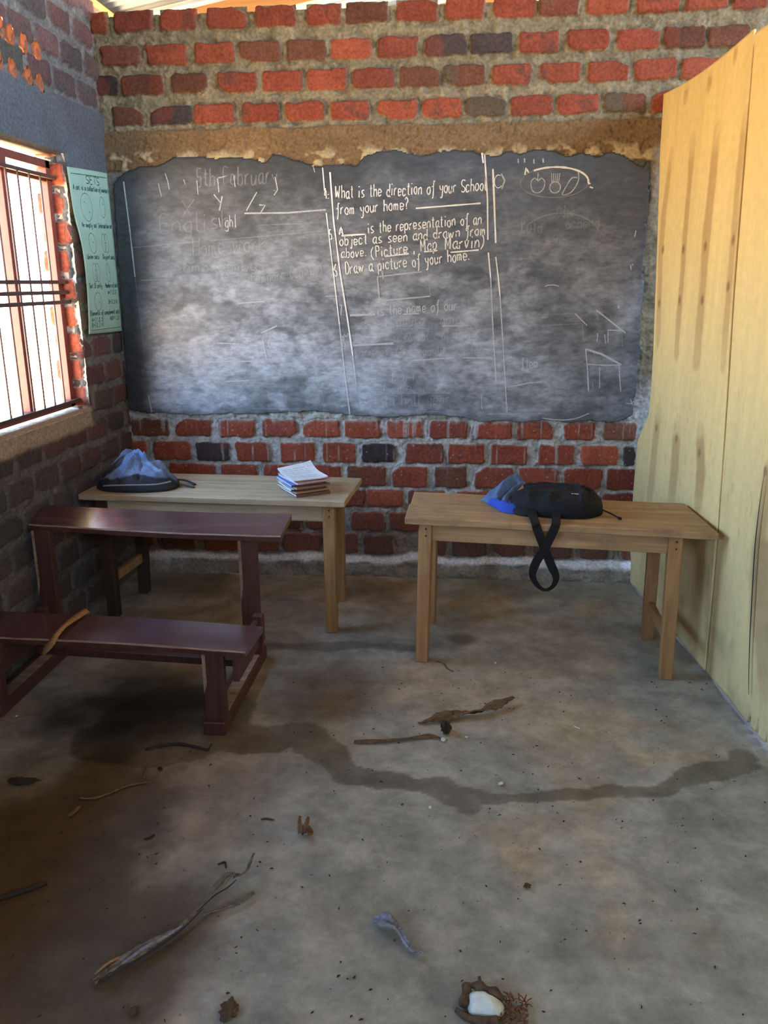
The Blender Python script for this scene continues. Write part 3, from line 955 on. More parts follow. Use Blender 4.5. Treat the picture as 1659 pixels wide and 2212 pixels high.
dust_light = dm * (1 - 0.78 * sstep(1.45, 2.1, Z)) * edge * sstep(0.08, 0.26, U + 0.08 * (cl1 - .5)) * (1 - 0.35 * sstep(1.75, 2.75, U))  # left end darkened to carry the corner's shade
dust_light = np.clip(dust_light * (1.0 + 0.55 * sstep(1.55, 1.0, Z) * sstep(1.9, 0.5, U)), 0, 1.15)  # lower left raised to carry the window light
base = np.array((0.036, 0.041, 0.043))
chalkc = np.array((0.435, 0.46, 0.495))
colb = base + (chalkc - base) * (dust_light * 0.62)[..., None]
mb_, tb_, bb_ = mat_new('blackboard_paint')
at = tb_.nodes.new('ShaderNodeAttribute')
at.attribute_name = 'Col'
nz = add_bump(tb_, bb_, 30, 0.12, 0.004, 8)
n3 = tb_.nodes.new('ShaderNodeTexNoise')
n3.inputs['Scale'].default_value = 30
n3.inputs['Detail'].default_value = 12
n3.inputs['Roughness'].default_value = 0.72
tcb = tb_.nodes.new('ShaderNodeTexCoord')
mpb = tb_.nodes.new('ShaderNodeMapping')
mpb.inputs['Scale'].default_value = (0.6, 1, 1.3)
tb_.links.new(tcb.outputs['Object'], mpb.inputs[0])
tb_.links.new(mpb.outputs[0], n3.inputs['Vector'])
tb_.links.new(mix_mul(tb_, at.outputs['Color'], n3.outputs['Fac'], 0.50, 1.55), bb_.inputs['Base Color'])
bb_.inputs['Roughness'].default_value = 0.42
bb_.inputs['Specular IOR Level'].default_value = 0.5
board = np_mesh('chalkboard', np.stack([U, yb, Z], -1).reshape(-1, 3), grid_faces(len(gz), len(gx), any4), mb_, colb.reshape(-1, 3))
tag(board, 'large dusty blackboard painted on the brick back wall with chalk questions', 'blackboard')

# ---- single-stroke handwriting
GL = {
    'a': "5a2a0806143457/5a5474", 'b': "0f04/082a4a5856442405", 'c': "593a1a0806143455", 'd': "582a0806244457/5f5464", 'e': "0757593a1a0806143455",
    'f': "5e4f3d362010/0a4a", 'g': "5a2a08062444 58/5a524010 01", 'h': "0f04/082a4a5854", 'i': "1a14/1d1e", 'j': "3a322001/3d3e", 'k': "0f04/5a0754", 'l': "1f1534",
    'm': "0a04/082a3834/385a6864", 'n': "0a04/072a4a5854", 'o': "2a0806244456584a2a", 'p': "0a00/082a4a5856442405", 'q': "5a2a0806244457/5a50", 'r': "0a04/072a4a",
    's': "5a2a18274655 3404", 't': "2e2534 44/0b4b", 'u': "0a06143457/5a54", 'v': "0a245a", 'w': "0a1439547a", 'x': "0a54/5a04", 'y': "0a1736/5a4010", 'z': "0a5a0454",
    'A': "043f64/1858", 'B': "0f04/0f3f5d4a0a/4a574404", 'C': "6e4f1f0c06144465", 'D': "0f04/0f3f6b673404", 'E': "5f0f0454/0a4a", 'F': "5f0f04/0a4a", 'H': "0f04/6f64/0a6a", 'K': "0f04/5f0954", 'M': "040f376f64", 'N': "040f646f",
    'P': "0f04/0f4f5d5b4a0a", 'S': "6e3f0d1a58663405", 'U': "0f06145467 6f", 'W': "0f143b547f", 'X': "0f64/6f04", 'Y': "0f39/6f2004", 'Z': "0f6f0464", 'V': "0f246f",
    '1': "1d2f24", '2': "0d2f4d4b0454", '3': "0e3f4d3a2a/3a574414 05",
    'T': "0f7f/3f34", 'I': "0f4f/2f24/0444", 'L': "0f0464", 'O': "3f0c0734676c3f", 'R': "0f04/0f4f5d5b4a0a/3a64", 'G': "6e4f1f0c0614446568 38",
    '4': "3f0858/4d44", '5': "5f1f1a4a57443404", '6': "4f1b07144456481907", '7': "0f5f24", '8': "2a1d2f4d2a0614446 62a", '?': "0d2f4d4b2926/2425", '.': "1415", ',': "1512", '(': "3f0b0632", ')': "0f3b3602", '-': "0949", ':': "1415/181a", '=': "0b4b/0848", ':': "1415/1819",
    '{': "3f1f1a091831", '}': "0f2f2a392801",
}
GW = {'i': 3, 'l': 3, 'j': 4, 't': 5, 'f': 5, 'r': 5, '.': 3, ',': 3, '(': 5, ')': 5, 'm': 8, 'w': 9, 'M': 8, 'W': 9, ' ': 5, '?': 6, ':': 3}


def glyph(ch):
    out = []
    for s in GL.get(ch, '').split('/'):
        s = s.replace(' ', '')
        if s:
            out.append([(int(s[i], 16), int(s[i + 1], 16) - 4) for i in range(0, len(s) - 1, 2)])
    return out


def smooth_line(p, sub=4):
    if len(p) < 3:
        return p
    q = []
    n = len(p)
    for i in range(n - 1):
        p0, p1, p2, p3 = p[max(i - 1, 0)], p[i], p[i + 1], p[min(i + 2, n - 1)]
        for k in range(sub):
            t = k / sub
            q.append(tuple(0.5 * ((2 * b) + (-a + c) * t + (2 * a - 5 * b + 4 * c - d) * t * t + (-a + 3 * b - 3 * c + d) * t ** 3) for a, b, c, d in zip(p0, p1, p2, p3)))
    q.append(p[-1])
    return q


class Ink:
    """flat strokes on a surface: put(u, v) gives the 3-D point"""

    def __init__(self, put, wid):
        self.mb, self.put, self.wid = MB(), put, wid
        self.rr = random.Random(3)

    def stroke(self, pts, w=None, smooth=False):
        w = w or self.wid
        if smooth:
            pts = smooth_line(pts)
        p = []
        for q in pts:
            if not p or math.hypot(q[0] - p[-1][0], q[1] - p[-1][1]) > 1e-4:
                p.append(q)
        if len(p) < 2:
            return
        A, B = [], []
        for i, q in enumerate(p):
            a, b = p[max(i - 1, 0)], p[min(i + 1, len(p) - 1)]
            dx, dy = b[0] - a[0], b[1] - a[1]
            L_ = math.hypot(dx, dy) or 1
            k = w / 2 * self.rr.uniform(0.75, 1.2)
            A.append(self.put(q[0] - dy / L_ * k, q[1] + dx / L_ * k))
            B.append(self.put(q[0] + dy / L_ * k, q[1] - dx / L_ * k))
        self.mb.sheet([A, B])

    def line(self, *pts, w=None):
        out = []
        for a, b in zip(pts[:-1], pts[1:]):
            n = max(2, int(math.hypot(b[0] - a[0], b[1] - a[1]) / 0.04))
            for k in range(n):
                out.append((a[0] + (b[0] - a[0]) * k / n, a[1] + (b[1] - a[1]) * k / n))
        out.append(pts[-1])
        self.stroke(out, w)

    def text(self, s, p0, p1, hgt, w=None):
        tot = sum(GW.get(c, 6) + 2 for c in s)
        L_ = math.hypot(p1[0] - p0[0], p1[1] - p0[1])
        ux, uy = (p1[0] - p0[0]) / L_, (p1[1] - p0[1]) / L_
        k = L_ / tot
        kv = hgt / 11.0
        x = 0
        for c in s:
            dy0 = self.rr.uniform(-0.5, 0.5)
            for g in glyph(c):
                pts = []
                for (gx_, gy_) in g:
                    a = (x + gx_ + gy_ * 0.10 + self.rr.uniform(-.25, .25)) * k
                    b = (gy_ + dy0 + self.rr.uniform(-.25, .25)) * kv
                    pts.append((p0[0] + ux * a - uy * b, p0[1] + uy * a + ux * b))
                self.stroke(smooth_line(pts, 3), w)
            x += GW.get(c, 6) + 2

    def arc(self, c, rx, rz, a0, a1, w=None, n=26):
        self.stroke([(c[0] + rx * math.cos(math.radians(a0 + (a1 - a0) * i / n)), c[1] + rz * math.sin(math.radians(a0 + (a1 - a0) * i / n))) for i in range(n + 1)], w)


YB = -0.0312
ck = Ink(lambda u, v: (u, YB, v), 0.0052)
cm = Ink(lambda u, v: (u, YB + 0.0002, v), 0.0048)
cf = Ink(lambda u, v: (u, YB + 0.0004, v), 0.0052)
# column rules
ck.line((1.142,2.156), (1.149,2.048), w=0.0060)
ck.line((1.155,1.942), (1.188,1.613), (1.21,1.39), w=0.0060)
cm.line((1.21,1.39), (1.234,1.125), (1.257,0.914), w=.007)
ck.line((1.179,2.134), (1.192,1.901), (1.22,1.647), (1.254,1.414), (1.278,1.227), w=0.0075)
cm.line((1.278,1.227), (1.295,1.064), w=.006)
ck.line((1.948,2.2), (1.967,1.995), (1.974,1.802), w=0.0075)
ck.line((1.934,2.209), (1.942,2.162), w=.007)
ck.line((1.978,1.742), (1.993,1.618), w=0.0060)
cm.line((1.993,1.618), (2.008,1.411), (2.037,1.079), w=.006)
ck.line((1.99,2.134), (2.014,1.786), w=0.0083)
ck.line((2.016,1.72), (2.033,1.607), (2.043,1.527), w=0.0067)
cm.line((2.043,1.527), (2.063,1.318), (2.098,0.927), w=.006)
# the questions
ck.text("What is the direction of your School", (1.205,2.009), (1.966,2.036), .058)
ck.text("from your home?", (1.207,1.932), (1.582,1.955), .055)
ck.line((1.61,1.957), (1.933,1.976), w=0.0075)
ck.text("A", (1.22,1.836), (1.243,1.838), .035, .008)
ck.line((1.231,1.831), (1.353,1.837), w=0.0075)
ck.text("is the representation of an", (1.367,1.841), (1.947,1.882), .052)
ck.text("object as seen and drawn from", (1.221,1.782), (1.969,1.827), .050)
ck.text("above.", (1.229,1.723), (1.366,1.731), .048)
ck.text("(Picture", (1.385,1.721), (1.577,1.744), .052)
ck.line((1.452,1.727), (1.575,1.74), w=0.0067)
ck.text(", Map", (1.599,1.746), (1.726,1.763), .056)
ck.line((1.653,1.748), (1.721,1.754), w=0.0067)
ck.text("Marvin)", (1.761,1.76), (1.968,1.769), .062)
ck.line((1.787,1.744), (1.929,1.754), w=0.0067)
ck.text("6. Draw a picture of your home.", (1.189,1.636), (1.893,1.707), .058)
ck.text("4:", (1.15,2.008), (1.176,2.01), .050)
ck.text("5.", (1.171,1.814), (1.198,1.818), .045)
cm.text("7.", (1.213,1.433), (1.243,1.435), .052)
cm.text("8.", (1.224,1.271), (1.262,1.276), .052)
cm.line((1.233,1.338), (1.245,1.324), (1.255,1.343))
cm.line((1.267,1.435), (1.399,1.439), w=.010)
cm.text("is the name of our", (1.413,1.435), (1.831,1.463), .052)
cf.text("Sub-county.", (1.85,1.463), (2.035,1.476), .046)
cm.line((1.544,1.439), (1.628,1.443), w=.007)
cf.line((1.628,1.443), (1.772,1.452))
cf.text("(Kabura , naiabi)", (1.454,1.373), (1.933,1.395), .058)
cf.line((1.505,1.364), (1.665,1.368))
cm.line((1.749,1.379), (1.885,1.381), w=.006)
cm.line((1.279,1.28), (1.495,1.29), w=.010)
cf.text("is composed of many", (1.5,1.295), (1.901,1.32), .052)
cf.text("parishes. (Sub county, Sub topic)", (1.293,1.225), (2.028,1.237), .048)
cm.line((1.588,1.201), (1.811,1.216), w=.006)
cm.line((1.86,1.216), (2.014,1.216), w=.007)
cm.line((1.413,1.628), (1.423,1.507), (1.685,1.529), w=.006)
cm.line((1.413,1.628), (1.642,1.651), w=.006)
cf.line((1.67,1.671), (1.688,1.524))
cm.line((1.437,1.659), (1.444,1.618), w=.006)
cf.text("Hari", (1.489,1.087), (1.617,1.097), .055)
cf.text("Home year", (1.444,1.022), (1.777,1.053), .050)
cf.line((1.417,1.03), (1.802,1.031))
cf.text("Lapata hall year", (1.313,0.952), (1.803,0.975), .060)
cf.line((1.481,0.928), (1.781,0.93))
cm.line((1.961,1.025), (1.965,0.946), w=.005)
# left part of the board
cm.line((0.106,2.109), (0.117,1.879), (0.124,1.638), w=.007)
cf.line((0.124,1.638), (0.136,1.374), (0.136,1.222))
cm.line((0.143,1.009), (0.154,0.919), w=.007)
cf.text("5th February", (0.49,2.081), (0.92,2.086), .085, .007)
cm.line((0.601,2.116), (0.604,2.05))
cm.line((0.606,2.118), (0.642,2.124))
cm.line((0.329,2.145), (0.337,2.114))
cm.line((0.289,2.097), (0.301,2.033))
cm.line((0.339,2.114), (0.345,2.065))
cm.line((0.424,2.113), (0.43,2.09))
cm.line((0.492,2.107), (0.494,2.041))
cm.line((0.686,2.126), (0.69,2.073))
cm.line((0.898,2.117), (0.909,2.056), (0.889,2.03))
cm.line((1.093,2.17), (1.102,2.135))
cf.line((0.405,2.015), (0.455,1.929))
cf.line((0.473,2.019), (0.403,1.934))
cm.line((0.577,2.039), (0.608,2.001), w=.006)
cm.line((0.62,2.03), (0.601,1.961), w=.006)
cm.line((0.801,2.047), (0.741,1.957), w=.006)
cm.line((0.81,1.985), (0.841,1.984), (0.813,1.942))
cm.line((0.731,1.946), (0.953,1.945), (1.153,1.957), w=.008)
cf.line((0.805,1.888), (1.094,1.894))
cf.text("English", (0.284,1.857), (0.671,1.877), .085, .007)
cm.line((0.596,1.927), (0.601,1.882))
cm.line((0.682,1.942), (0.681,1.877))
cm.text("gh", (0.628,1.882), (0.674,1.883), .055)
cf.line((0.123,1.785), (0.496,1.813))
cf.line((0.545,1.815), (1.141,1.855))
cf.text("Home work.", (0.449,1.742), (0.868,1.763), .085, .007)
cf.text("Comb Simba", (0.347,1.655), (0.795,1.667), .055)
cf.text("Compare (camb )", (0.754,1.6), (1.136,1.648), .052)
cf.text("C  in", (0.429,1.572), (0.645,1.629), .06)
cm.line((0.677,1.499), (0.817,1.508), w=.005)
cf.line((0.721,1.437), (0.899,1.456))
cf.text("notes", (0.71,1.468), (0.785,1.478), .03)
cm.line((0.549,1.293), (0.665,1.288), w=.006)
cm.line((0.789,1.346), (0.876,1.382), w=.006)
cm.line((0.795,1.312), (0.813,1.208), (0.883,1.205), w=.005)
cm.arc((0.846,1.29), .02, .03, 100, 230, .005)
cm.line((0.468,1.193), (0.797,1.198), w=.006)
cf.line((0.599,1.198), (0.609,1.108))
cm.line((0.582,1.088), (0.71,1.094), w=.007)
cf.line((0.717,1.081), (0.857,1.077))
cm.line((1.102,1.137), (1.216,1.125), w=.005)
cf.line((0.721,0.943), (0.977,0.94), w=.009)
cf.line((0.156,1.621), (0.307,1.622))
cm.line((1.142,1.532), (1.206,1.534))
# right part of the board
ck.arc((2.019,2.076), .020, .030, 60, 320, .004)
cm.line((2.032,2.112), (2.049,2.08), (2.036,2.041), w=.007)
ck.line((2.147,2.104), (2.151,2.135), (2.165,2.114), w=0.0075)
ck.arc((2.291,2.067), .165, .070, -5, 128, .009)
cf.arc((2.291,2.067), .165, .070, 128, 350, .006)
ck.line((2.454,2.058), (2.467,2.06), w=.007)
ck.line((2.464,2.043), (2.48,2.038), w=.007)
ax, az = (2.212,2.056)
cm.stroke([(ax, az + .020), (ax - .018, az + .032), (ax - .034, az + .012), (ax - .026, az - .024), (ax, az - .036), (ax + .026, az - .020), (ax + .033, az + .014), (ax + .016, az + .032), (ax, az + .020), (ax - .001, az + .055)], .005, True)
ax, az = (2.296,2.044)
cm.arc((ax, az), .026, .026, 0, 360, .005)
for k in range(-2, 3):
    cm.line((ax + k * .008, az + .024), (ax + k * .010, az + .065), w=.004)
    cf.line((ax - .022, az + k * .009), (ax + .022, az + k * .009 + .003), w=.004)
    cf.line((ax + k * .009, az - .022), (ax + k * .009, az + .022), w=.004)
ax, az = (2.369,2.057)
cm.stroke([(ax + .036, az + .056), (ax + .038, az + .015), (ax + .008, az - .035), (ax - .036, az - .048), (ax - .018, az - .008), (ax + .006, az + .028), (ax + .034, az + .030)], .005, True)
for px in ((2.111,2.178), (2.142,2.18), (2.187,2.175), (2.232,2.178)):
    cm.line(px, (px[0] + .002, px[1] - .02), w=.007)
cf.text("Odoo", (2.312,1.906), (2.402,1.911), .05)
cf.text("Kato", (2.139,1.829), (2.251,1.834), .06)
cf.text("ocheng", (2.358,1.851), (2.529,1.857), .05)
cf.text("mercy", (2.266,1.773), (2.375,1.785), .045)
cf.text("=", (2.592,1.817), (2.622,1.819), .06)
cm.line((2.701,1.838), (2.696,1.807), w=.005)
cm.line((2.699,1.677), (2.686,1.673), (2.69,1.653), w=.005)
cm.arc((2.303,1.566), .04, .015, 30, 150, .005)
cm.line((2.531,1.456), (2.684,1.342), w=.007)
cm.line((2.595,1.356), (2.662,1.354))
cm.line((2.595,1.356), (2.601,1.294))
for px in (1290, 1306, 1309):
    pass
cm.line((2.545,1.34), (2.545,1.298))
cm.line((2.58,1.335), (2.588,1.289))
cf.line((2.665,1.352), (2.673,1.27))
cm.line((2.425,1.44), (2.489,1.38))
cf.line((2.192,1.369), (2.234,1.434), (2.421,1.438))
cf.line((2.204,1.371), (2.33,1.383), (2.465,1.389))
cf.line((2.465,1.387), (2.477,1.308))
cm.line((2.489,1.261), (2.572,1.235), (2.674,1.181), w=.009)
cm.line((2.674,1.181), (2.6,1.178), (2.503,1.183), w=.006)
cm.line((2.489,1.261), (2.505,1.152), (2.516,1.044), w=.006)
cm.line((2.565,1.171), (2.572,1.061), w=.005)
cm.line((2.663,1.176), (2.681,1.043), w=.005)
cf.line((2.534,1.092), (2.539,1.052))
cm.text("Item", (2.167,1.159), (2.257,1.168), .055)
cm.line((2.1,1.064), (2.213,1.087), (2.277,1.092), w=.006)
cf.text("A C", (2.366,1.027), (2.443,1.032), .05)
cf.arc((2.298,1.048), .02, .02, -90, 90)
cm.stroke([(2.285,0.901), (2.366,0.892), (2.45,0.898), (2.525,0.928)], .006, True)
cm.line((2.712,0.982), (2.735,0.98), (2.753,0.992), w=.005)
cm.line((2.638,1.48), (2.643,1.464), w=.009)
cf.line((1.963,0.919), (2.304,0.926), w=.009)
cf.line((2.135,1.707), (2.222,1.715))
cm.line((2.734,1.004), (2.745,0.973))
cf.arc((2.333,1.794), .20, .13, 20, 150, .008)
ck.mb.build('chalk_writing', M['chalk'], board)['label'] = 'white chalk handwriting'
cm.mb.build('rubbed_chalk_lines', M['chalk_mid'], board)['label'] = 'half rubbed chalk lines'
cf.mb.build('faded_chalk_marks', M['chalk_faint'], board)['label'] = 'faded grey chalk marks'

# ------------------------------------------------------------------ green paper chart beside the window
nu, nv = 18, 40
TLc, TRc, BRc, BLc = (-0.490, 2.125), (-0.032, 2.149), (-0.020, 1.357), (-0.485, 1.368)


def chart_pt(u, v, lift=0.0):
    """u 0..1 left to right, v 0..1 top to bottom"""
    left = (TLc[0] + (BLc[0] - TLc[0]) * v + 0.030 * math.exp(-((v - 0.58) / 0.26) ** 2), TLc[1] + (BLc[1] - TLc[1]) * v)
    right = (TRc[0] + (BRc[0] - TRc[0]) * v, TRc[1] + (BRc[1] - TRc[1]) * v)
    y = left[0] + (right[0] - left[0]) * u
    z = left[1] + (right[1] - left[1]) * u
    x = 0.024 + 0.038 * (1 - u) ** 2.0 * (1 / (1 + math.exp(-(v - 0.36) / 0.055))) * (1 - 0.45 * v) + 0.004 * math.sin(v * 9) * (1 - u) + 0.010 * math.sin(u * 3.1)
    return (x + lift, y, z)


pmb = MB()
pmb.sheet([[chart_pt(i / nu, j / nv) for i in range(nu + 1)] for j in range(nv + 1)])
chart = pmb.build('paper_chart', M['green_paper'], None, True, solid=0.0006, offset=0)
tag(chart, 'pale green paper chart headed SETS hanging beside the barred window', 'poster')
# written in the chart's own frame: u across, v down
AW, AH = 0.46, 0.78
ci = Ink(lambda u, v: chart_pt(min(max(u / AW, 0.005), .995), min(max(1 - v / AH, 0.005), .995), 0.0016), 0.0042)
Q = lambda u, v: (u * AW, (1 - v) * AH)
ci.text("SETS", Q(.36, .082), Q(.72, .082), .036, .005)
ci.line(Q(.05, .035), Q(.95, .030))
ci.text("A set is a collection of members", Q(.06, .125), Q(.97, .122), .022, .005)
ci.text("An empty set", Q(.12, .345), Q(.50, .342), .022, .005)
ci.text("Intersection set", Q(.54, .342), Q(.97, .338), .022, .005)
ci.text("Union sets", Q(.10, .535), Q(.44, .533), .022, .005)
ci.text("Disjoint sets", Q(.56, .533), Q(.96, .531), .022, .005)
ci.text("Set B only", Q(.06, .715), Q(.44, .713), .022, .005)
ci.text("Members of sets", Q(.54, .713), Q(.97, .71), .022, .005)
ci.text("A={1,2,3}", Q(.60, .755), Q(.92, .753), .018)
ci.text("B={2,3,4}", Q(.60, .815), Q(.92, .813), .018)
ci.text("Elements of complement sets", Q(.05, .885), Q(.95, .88), .022, .005)
ci.text("A={1,2,3}", Q(.08, .925), Q(.42, .923), .018)
ci.text("B={2,3,4}", Q(.08, .958), Q(.42, .956), .018)
ci.text("AUB={1,2}", Q(.60, .92), Q(.92, .918), .018)
ci.line(Q(.05, .978), Q(.95, .972), w=.003)
for (u, v, rx_, rz_) in ((.30, .225, .06, .065), (.72, .215, .035, .05), (.30, .44, .045, .048), (.64, .435, .03, .045), (.72, .435, .03, .045), (.26, .62, .03, .045), (.34, .62, .03, .045), (.68, .62, .028, .045), (.28, .80, .045, .045)):
    c0 = Q(u, v)
    ci.arc(c0, rx_, rz_, 0, 360, .0026, 20)
for (u, v) in ((.24, .19), (.34, .25), (.72, .19), (.30, .43), (.68, .43), (.28, .60), (.70, .61), (.30, .80)):
    ci.line(Q(u, v), Q(u + .03, v + .008), w=.0035)
ci.mb.build('chart_writing', M['ink'], chart)['label'] = 'dark green handwriting and set diagrams'

# ------------------------------------------------------------------ plywood partition sheets
PA = Vector((2.785, 0.0, 0.0))
PB = Vector((2.95, -1.75, 0.0))
PD = (PB - PA).normalized()
PN = Vector((-PD.y, PD.x, 0)).normalized()
if PN.x > 0:
    PN = -PN      # towards the room


def polyx(tbl, z):
    zs = [t[1] for t in tbl]
    xs = [t[0] for t in tbl]
    return np.interp(z, zs, xs)


LE = sorted([(0.019, 2.45), (0.03, 2.2), (0.075, 1.9), (0.120, 1.55), (0.160, 1.25), (0.172, 1.05), (0.165, 0.935), (0.09, 0.85), (0.028, 0.78), (0.020, 0.70), (0.020, 0.5), (0.026, 0.2), (0.070, 0.12), (0.078, 0.0)], key=lambda t: t[1])
SE = sorted([(0.983,2.476), (1.014,1.974), (1.042,1.538), (1.094,1.025), (1.125,0.653), (1.143,0.34), (1.151,0.034)], key=lambda t: t[1])
SE = [(SE[0][0] + 0.002, 0.0)] + SE + [(SE[-1][0] - 0.003, 2.50)]
STREAKS = [
    ([(0.189,2.169), (0.153,1.93), (0.151,1.698), (0.213,1.317)], .016, .45), ([(0.457,2.187), (0.457,1.905), (0.465,1.69), (0.482,1.272)], .014, .5),
    ([(0.72,2.181), (0.715,1.902), (0.715,1.683), (0.739,1.264)], .020, .5), ([(0.987,2.2), (0.988,1.944), (1.002,1.642), (1.021,1.272)], .016, .45),
    ([(0.306,0.979), (0.294,0.745), (0.276,0.526)], .022, .45), ([(0.574,0.934), (0.593,0.764), (0.583,0.606)], .024, .55), ([(0.851,0.973), (0.893,0.831), (0.91,0.662)], .022, .6),
    ([(0.321,2.412), (0.32,2.371)], .010, .4), ([(0.585,2.404), (0.581,2.362)], .012, .5), ([(0.835,2.453), (0.833,2.409)], .010, .45),
    ([(1.503,0.966), (1.497,0.796), (1.502,0.677)], .020, .55), ([(1.53,0.738), (1.541,0.585), (1.576,0.421)], .042, .75), ([(1.605,0.451), (1.636,0.305), (1.684,0.221)], .034, .6)]
KNOTS = [(0.181,1.742), (0.455,1.732), (0.712,1.735), (0.996,1.747), (0.189,1.492), (0.463,1.513), (0.732,1.518), (0.993,1.574), (0.298,0.9), (0.577,0.898), (0.862,0.889), (1.479,0.949)]


def sheet_panel(name, label, left, right, ztop, seed, off, ns, nz_, notch=()):
    zz = np.linspace(0, 1, nz_)
    uu = np.linspace(0, 1, ns)
    Uu, Vv = np.meshgrid(uu, zz)
    # bottom edge is uneven; notches are splits broken out of the foot of the sheet
    Sx = left(Vv * 2.45) + (right(Vv * 2.45) - left(Vv * 2.45)) * Uu
    zb = 0.004 + 0.016 * fbm(Sx * 9, Sx * 0, seed, 3)
    for (c_, w_, d_) in notch:
        zb = np.maximum(zb, d_ * np.clip(1 - np.abs(Sx - c_) / w_, 0, 1))
    Zz = zb + (ztop(Sx) - zb) * Vv
    bow = off + 0.006 * np.sin(Sx * 2.4 + seed) + 0.004 * (fbm(Sx * 2, Zz * 1.2, seed + 3, 3) - 0.5)
    P3 = np.stack([PA.x + PD.x * Sx + PN.x * bow, PA.y + PD.y * Sx + PN.y * bow, Zz], -1)
    base = np.array((0.84, 0.635, 0.275))
    g = fbm(Sx * 26, Zz * 1.3, seed + 5, 4)
    g2 = fbm(Sx * 4.5, Zz * 1.1, seed + 6, 4)
    c = base[None, None] * (0.86 + 0.16 * g + 0.14 * g2)[..., None]
    for pts, w_, a_ in STREAKS:
        d, t = seg_dist(Sx, Zz, pts)
        d = d + 0.030 * (fbm(Sx * 14, Zz * 5, seed + 8, 3) - 0.5)
        w_ = w_ * 2.7
        taper = sstep(0, .15, t) * (1 - 0.5 * sstep(.8, 1, t))
        m = ((1 - sstep(w_ * 0.45, w_, d)) * min(1.0, a_ * 1.25) * (0.35 + 0.65 * taper))[..., None]
        c = c * (1 - m) + np.array((0.44, 0.245, 0.09)) * m
    for (ks, kz) in KNOTS:
        d = np.hypot((Sx - ks) / 0.022, (Zz - kz) / 0.026)
        m = ((1 - sstep(0.4, 1.1, d)) * 0.7)[..., None]
        c = c * (1 - m) + np.array((0.20, 0.095, 0.04)) * m
    fl = sstep(0.74, 0.84, fbm(Sx * 60, Zz * 18, seed + 12, 2)) * 0.22 * sstep(1.6, 0.9, Zz)
    c = c * (1 - fl[..., None]) + np.array((0.24, 0.14, 0.06)) * fl[..., None]
    # duller and darker towards the floor, with dark blotches
    dz = sstep(1.25, 0.1, Zz + 0.3 * (g2 - 0.5))
    m = (dz * 0.42)[..., None]
    c = c * (1 - m) + np.array((0.60, 0.47, 0.24)) * m
    gr = (sstep(0.50, 0.72, fbm(Sx * 6, Zz * 5, seed + 15, 4)) * sstep(0.9, 0.1, Zz) * 0.35)[..., None]
    c = c * (1 - gr) + np.array((0.17, 0.135, 0.08)) * gr
    o = np_mesh(name, P3.reshape(-1, 3), grid_faces(nz_, ns), M_PLY, c.reshape(-1, 3))
    md = o.modifiers.new('solidify', 'SOLIDIFY')
    md.thickness = 0.010
    md.offset = -1
    return tag(o, label, 'plywood sheet')


M_PLY = mat_attr('plywood', 0.55, 28, 0.06, 0.003, 0.95, 1.05, 0.35)
le = lambda z: polyx(LE, z)
se = lambda z: polyx(SE, z)
sheet_panel('plywood_sheet', 'tall golden plywood sheet against the back wall, beside the right table', le, lambda z: se(z) - 0.004,
            lambda s: 2.452 - 0.02 * np.sin(np.clip(s / 1.0, 0, 1) * math.pi) + 0.022 * np.clip(s, 0, 1), 3, 0.0, 150, 260)
nt_ = (((1.683,0.009)[0] - .1, 0.010, .09), ((1.601,0.027)[0] - 0.005, 0.012, .07), ((1.601,0.027)[0] + 0.055, 0.016, .10), ((1.601,0.027)[0] + 0.13, 0.012, .07), ((1.601,0.027)[0] + 0.19, 0.016, .09))
sheet_panel('plywood_sheet', 'golden plywood sheet at the right edge with a dark brown streak and split foot', lambda z: se(z) + 0.005, lambda z: 2.2 + 0 * z,
            lambda s: 2.458 + 0 * s, 9, -0.004, 170, 240, nt_)
sheet_panel('plywood_sheet', 'third plywood sheet of the partition, outside the frame', lambda z: 2.21 + 0 * z, lambda z: 3.43 + 0 * z, lambda s: 2.45 + 0 * s, 15, 0.0, 30, 30)
sheet_panel('plywood_sheet', 'fourth plywood sheet of the partition, outside the frame', lambda z: 3.44 + 0 * z, lambda z: 4.66 + 0 * z, lambda s: 2.45 + 0 * s, 25, 0.0, 30, 30)
# the crack that runs up the second sheet
ckp = [(1.582,0.13), (1.546,0.299), (1.516,0.505), (1.495,0.674), (1.492,0.829), (1.5,0.965)]
cm_ = MB()
n_ = 24
cpts = smooth_line([(a, b) for a, b in ckp], 5)
rowsA, rowsB = [], []
for i, (s_, z_) in enumerate(cpts):
    k = i / (len(cpts) - 1)
    w_ = 0.0045 * math.sin(math.pi * min(1, k * 0.9 + 0.1)) + 0.0008
    for rl, sg in ((rowsA, -1), (rowsB, 1)):
        p = PA + PD * (s_ + sg * w_) + PN * 0.0085
        rl.append((p.x, p.y, z_))
pl2 = [o for o in COL.objects if o.name.startswith('plywood_sheet.001')][0]
cm_.sheet([rowsA, rowsB])
cm_.build('crack', M['dark_bit'], pl2)['label'] = 'dark crack in the veneer'
# studs behind the sheets; the first slants along the seam to block light through it
for s_, s2 in ((1.147, 0.985), (2.2, 2.2), (3.43, 3.43)):
    p = PA + PD * s_ - PN * 0.048
    p2 = PA + PD * s2 - PN * 0.048
    mb = MB()
    mb.bar((p.x, p.y, 0.0), (p2.x, p2.y, 2.42), 0.05, 0.10, 0, tuple(PD))
    tag(mb.build('timber_stud', M['timber'], None, bevel=0.003), 'timber stud behind the plywood sheets', 'stud', 'studs behind the plywood')


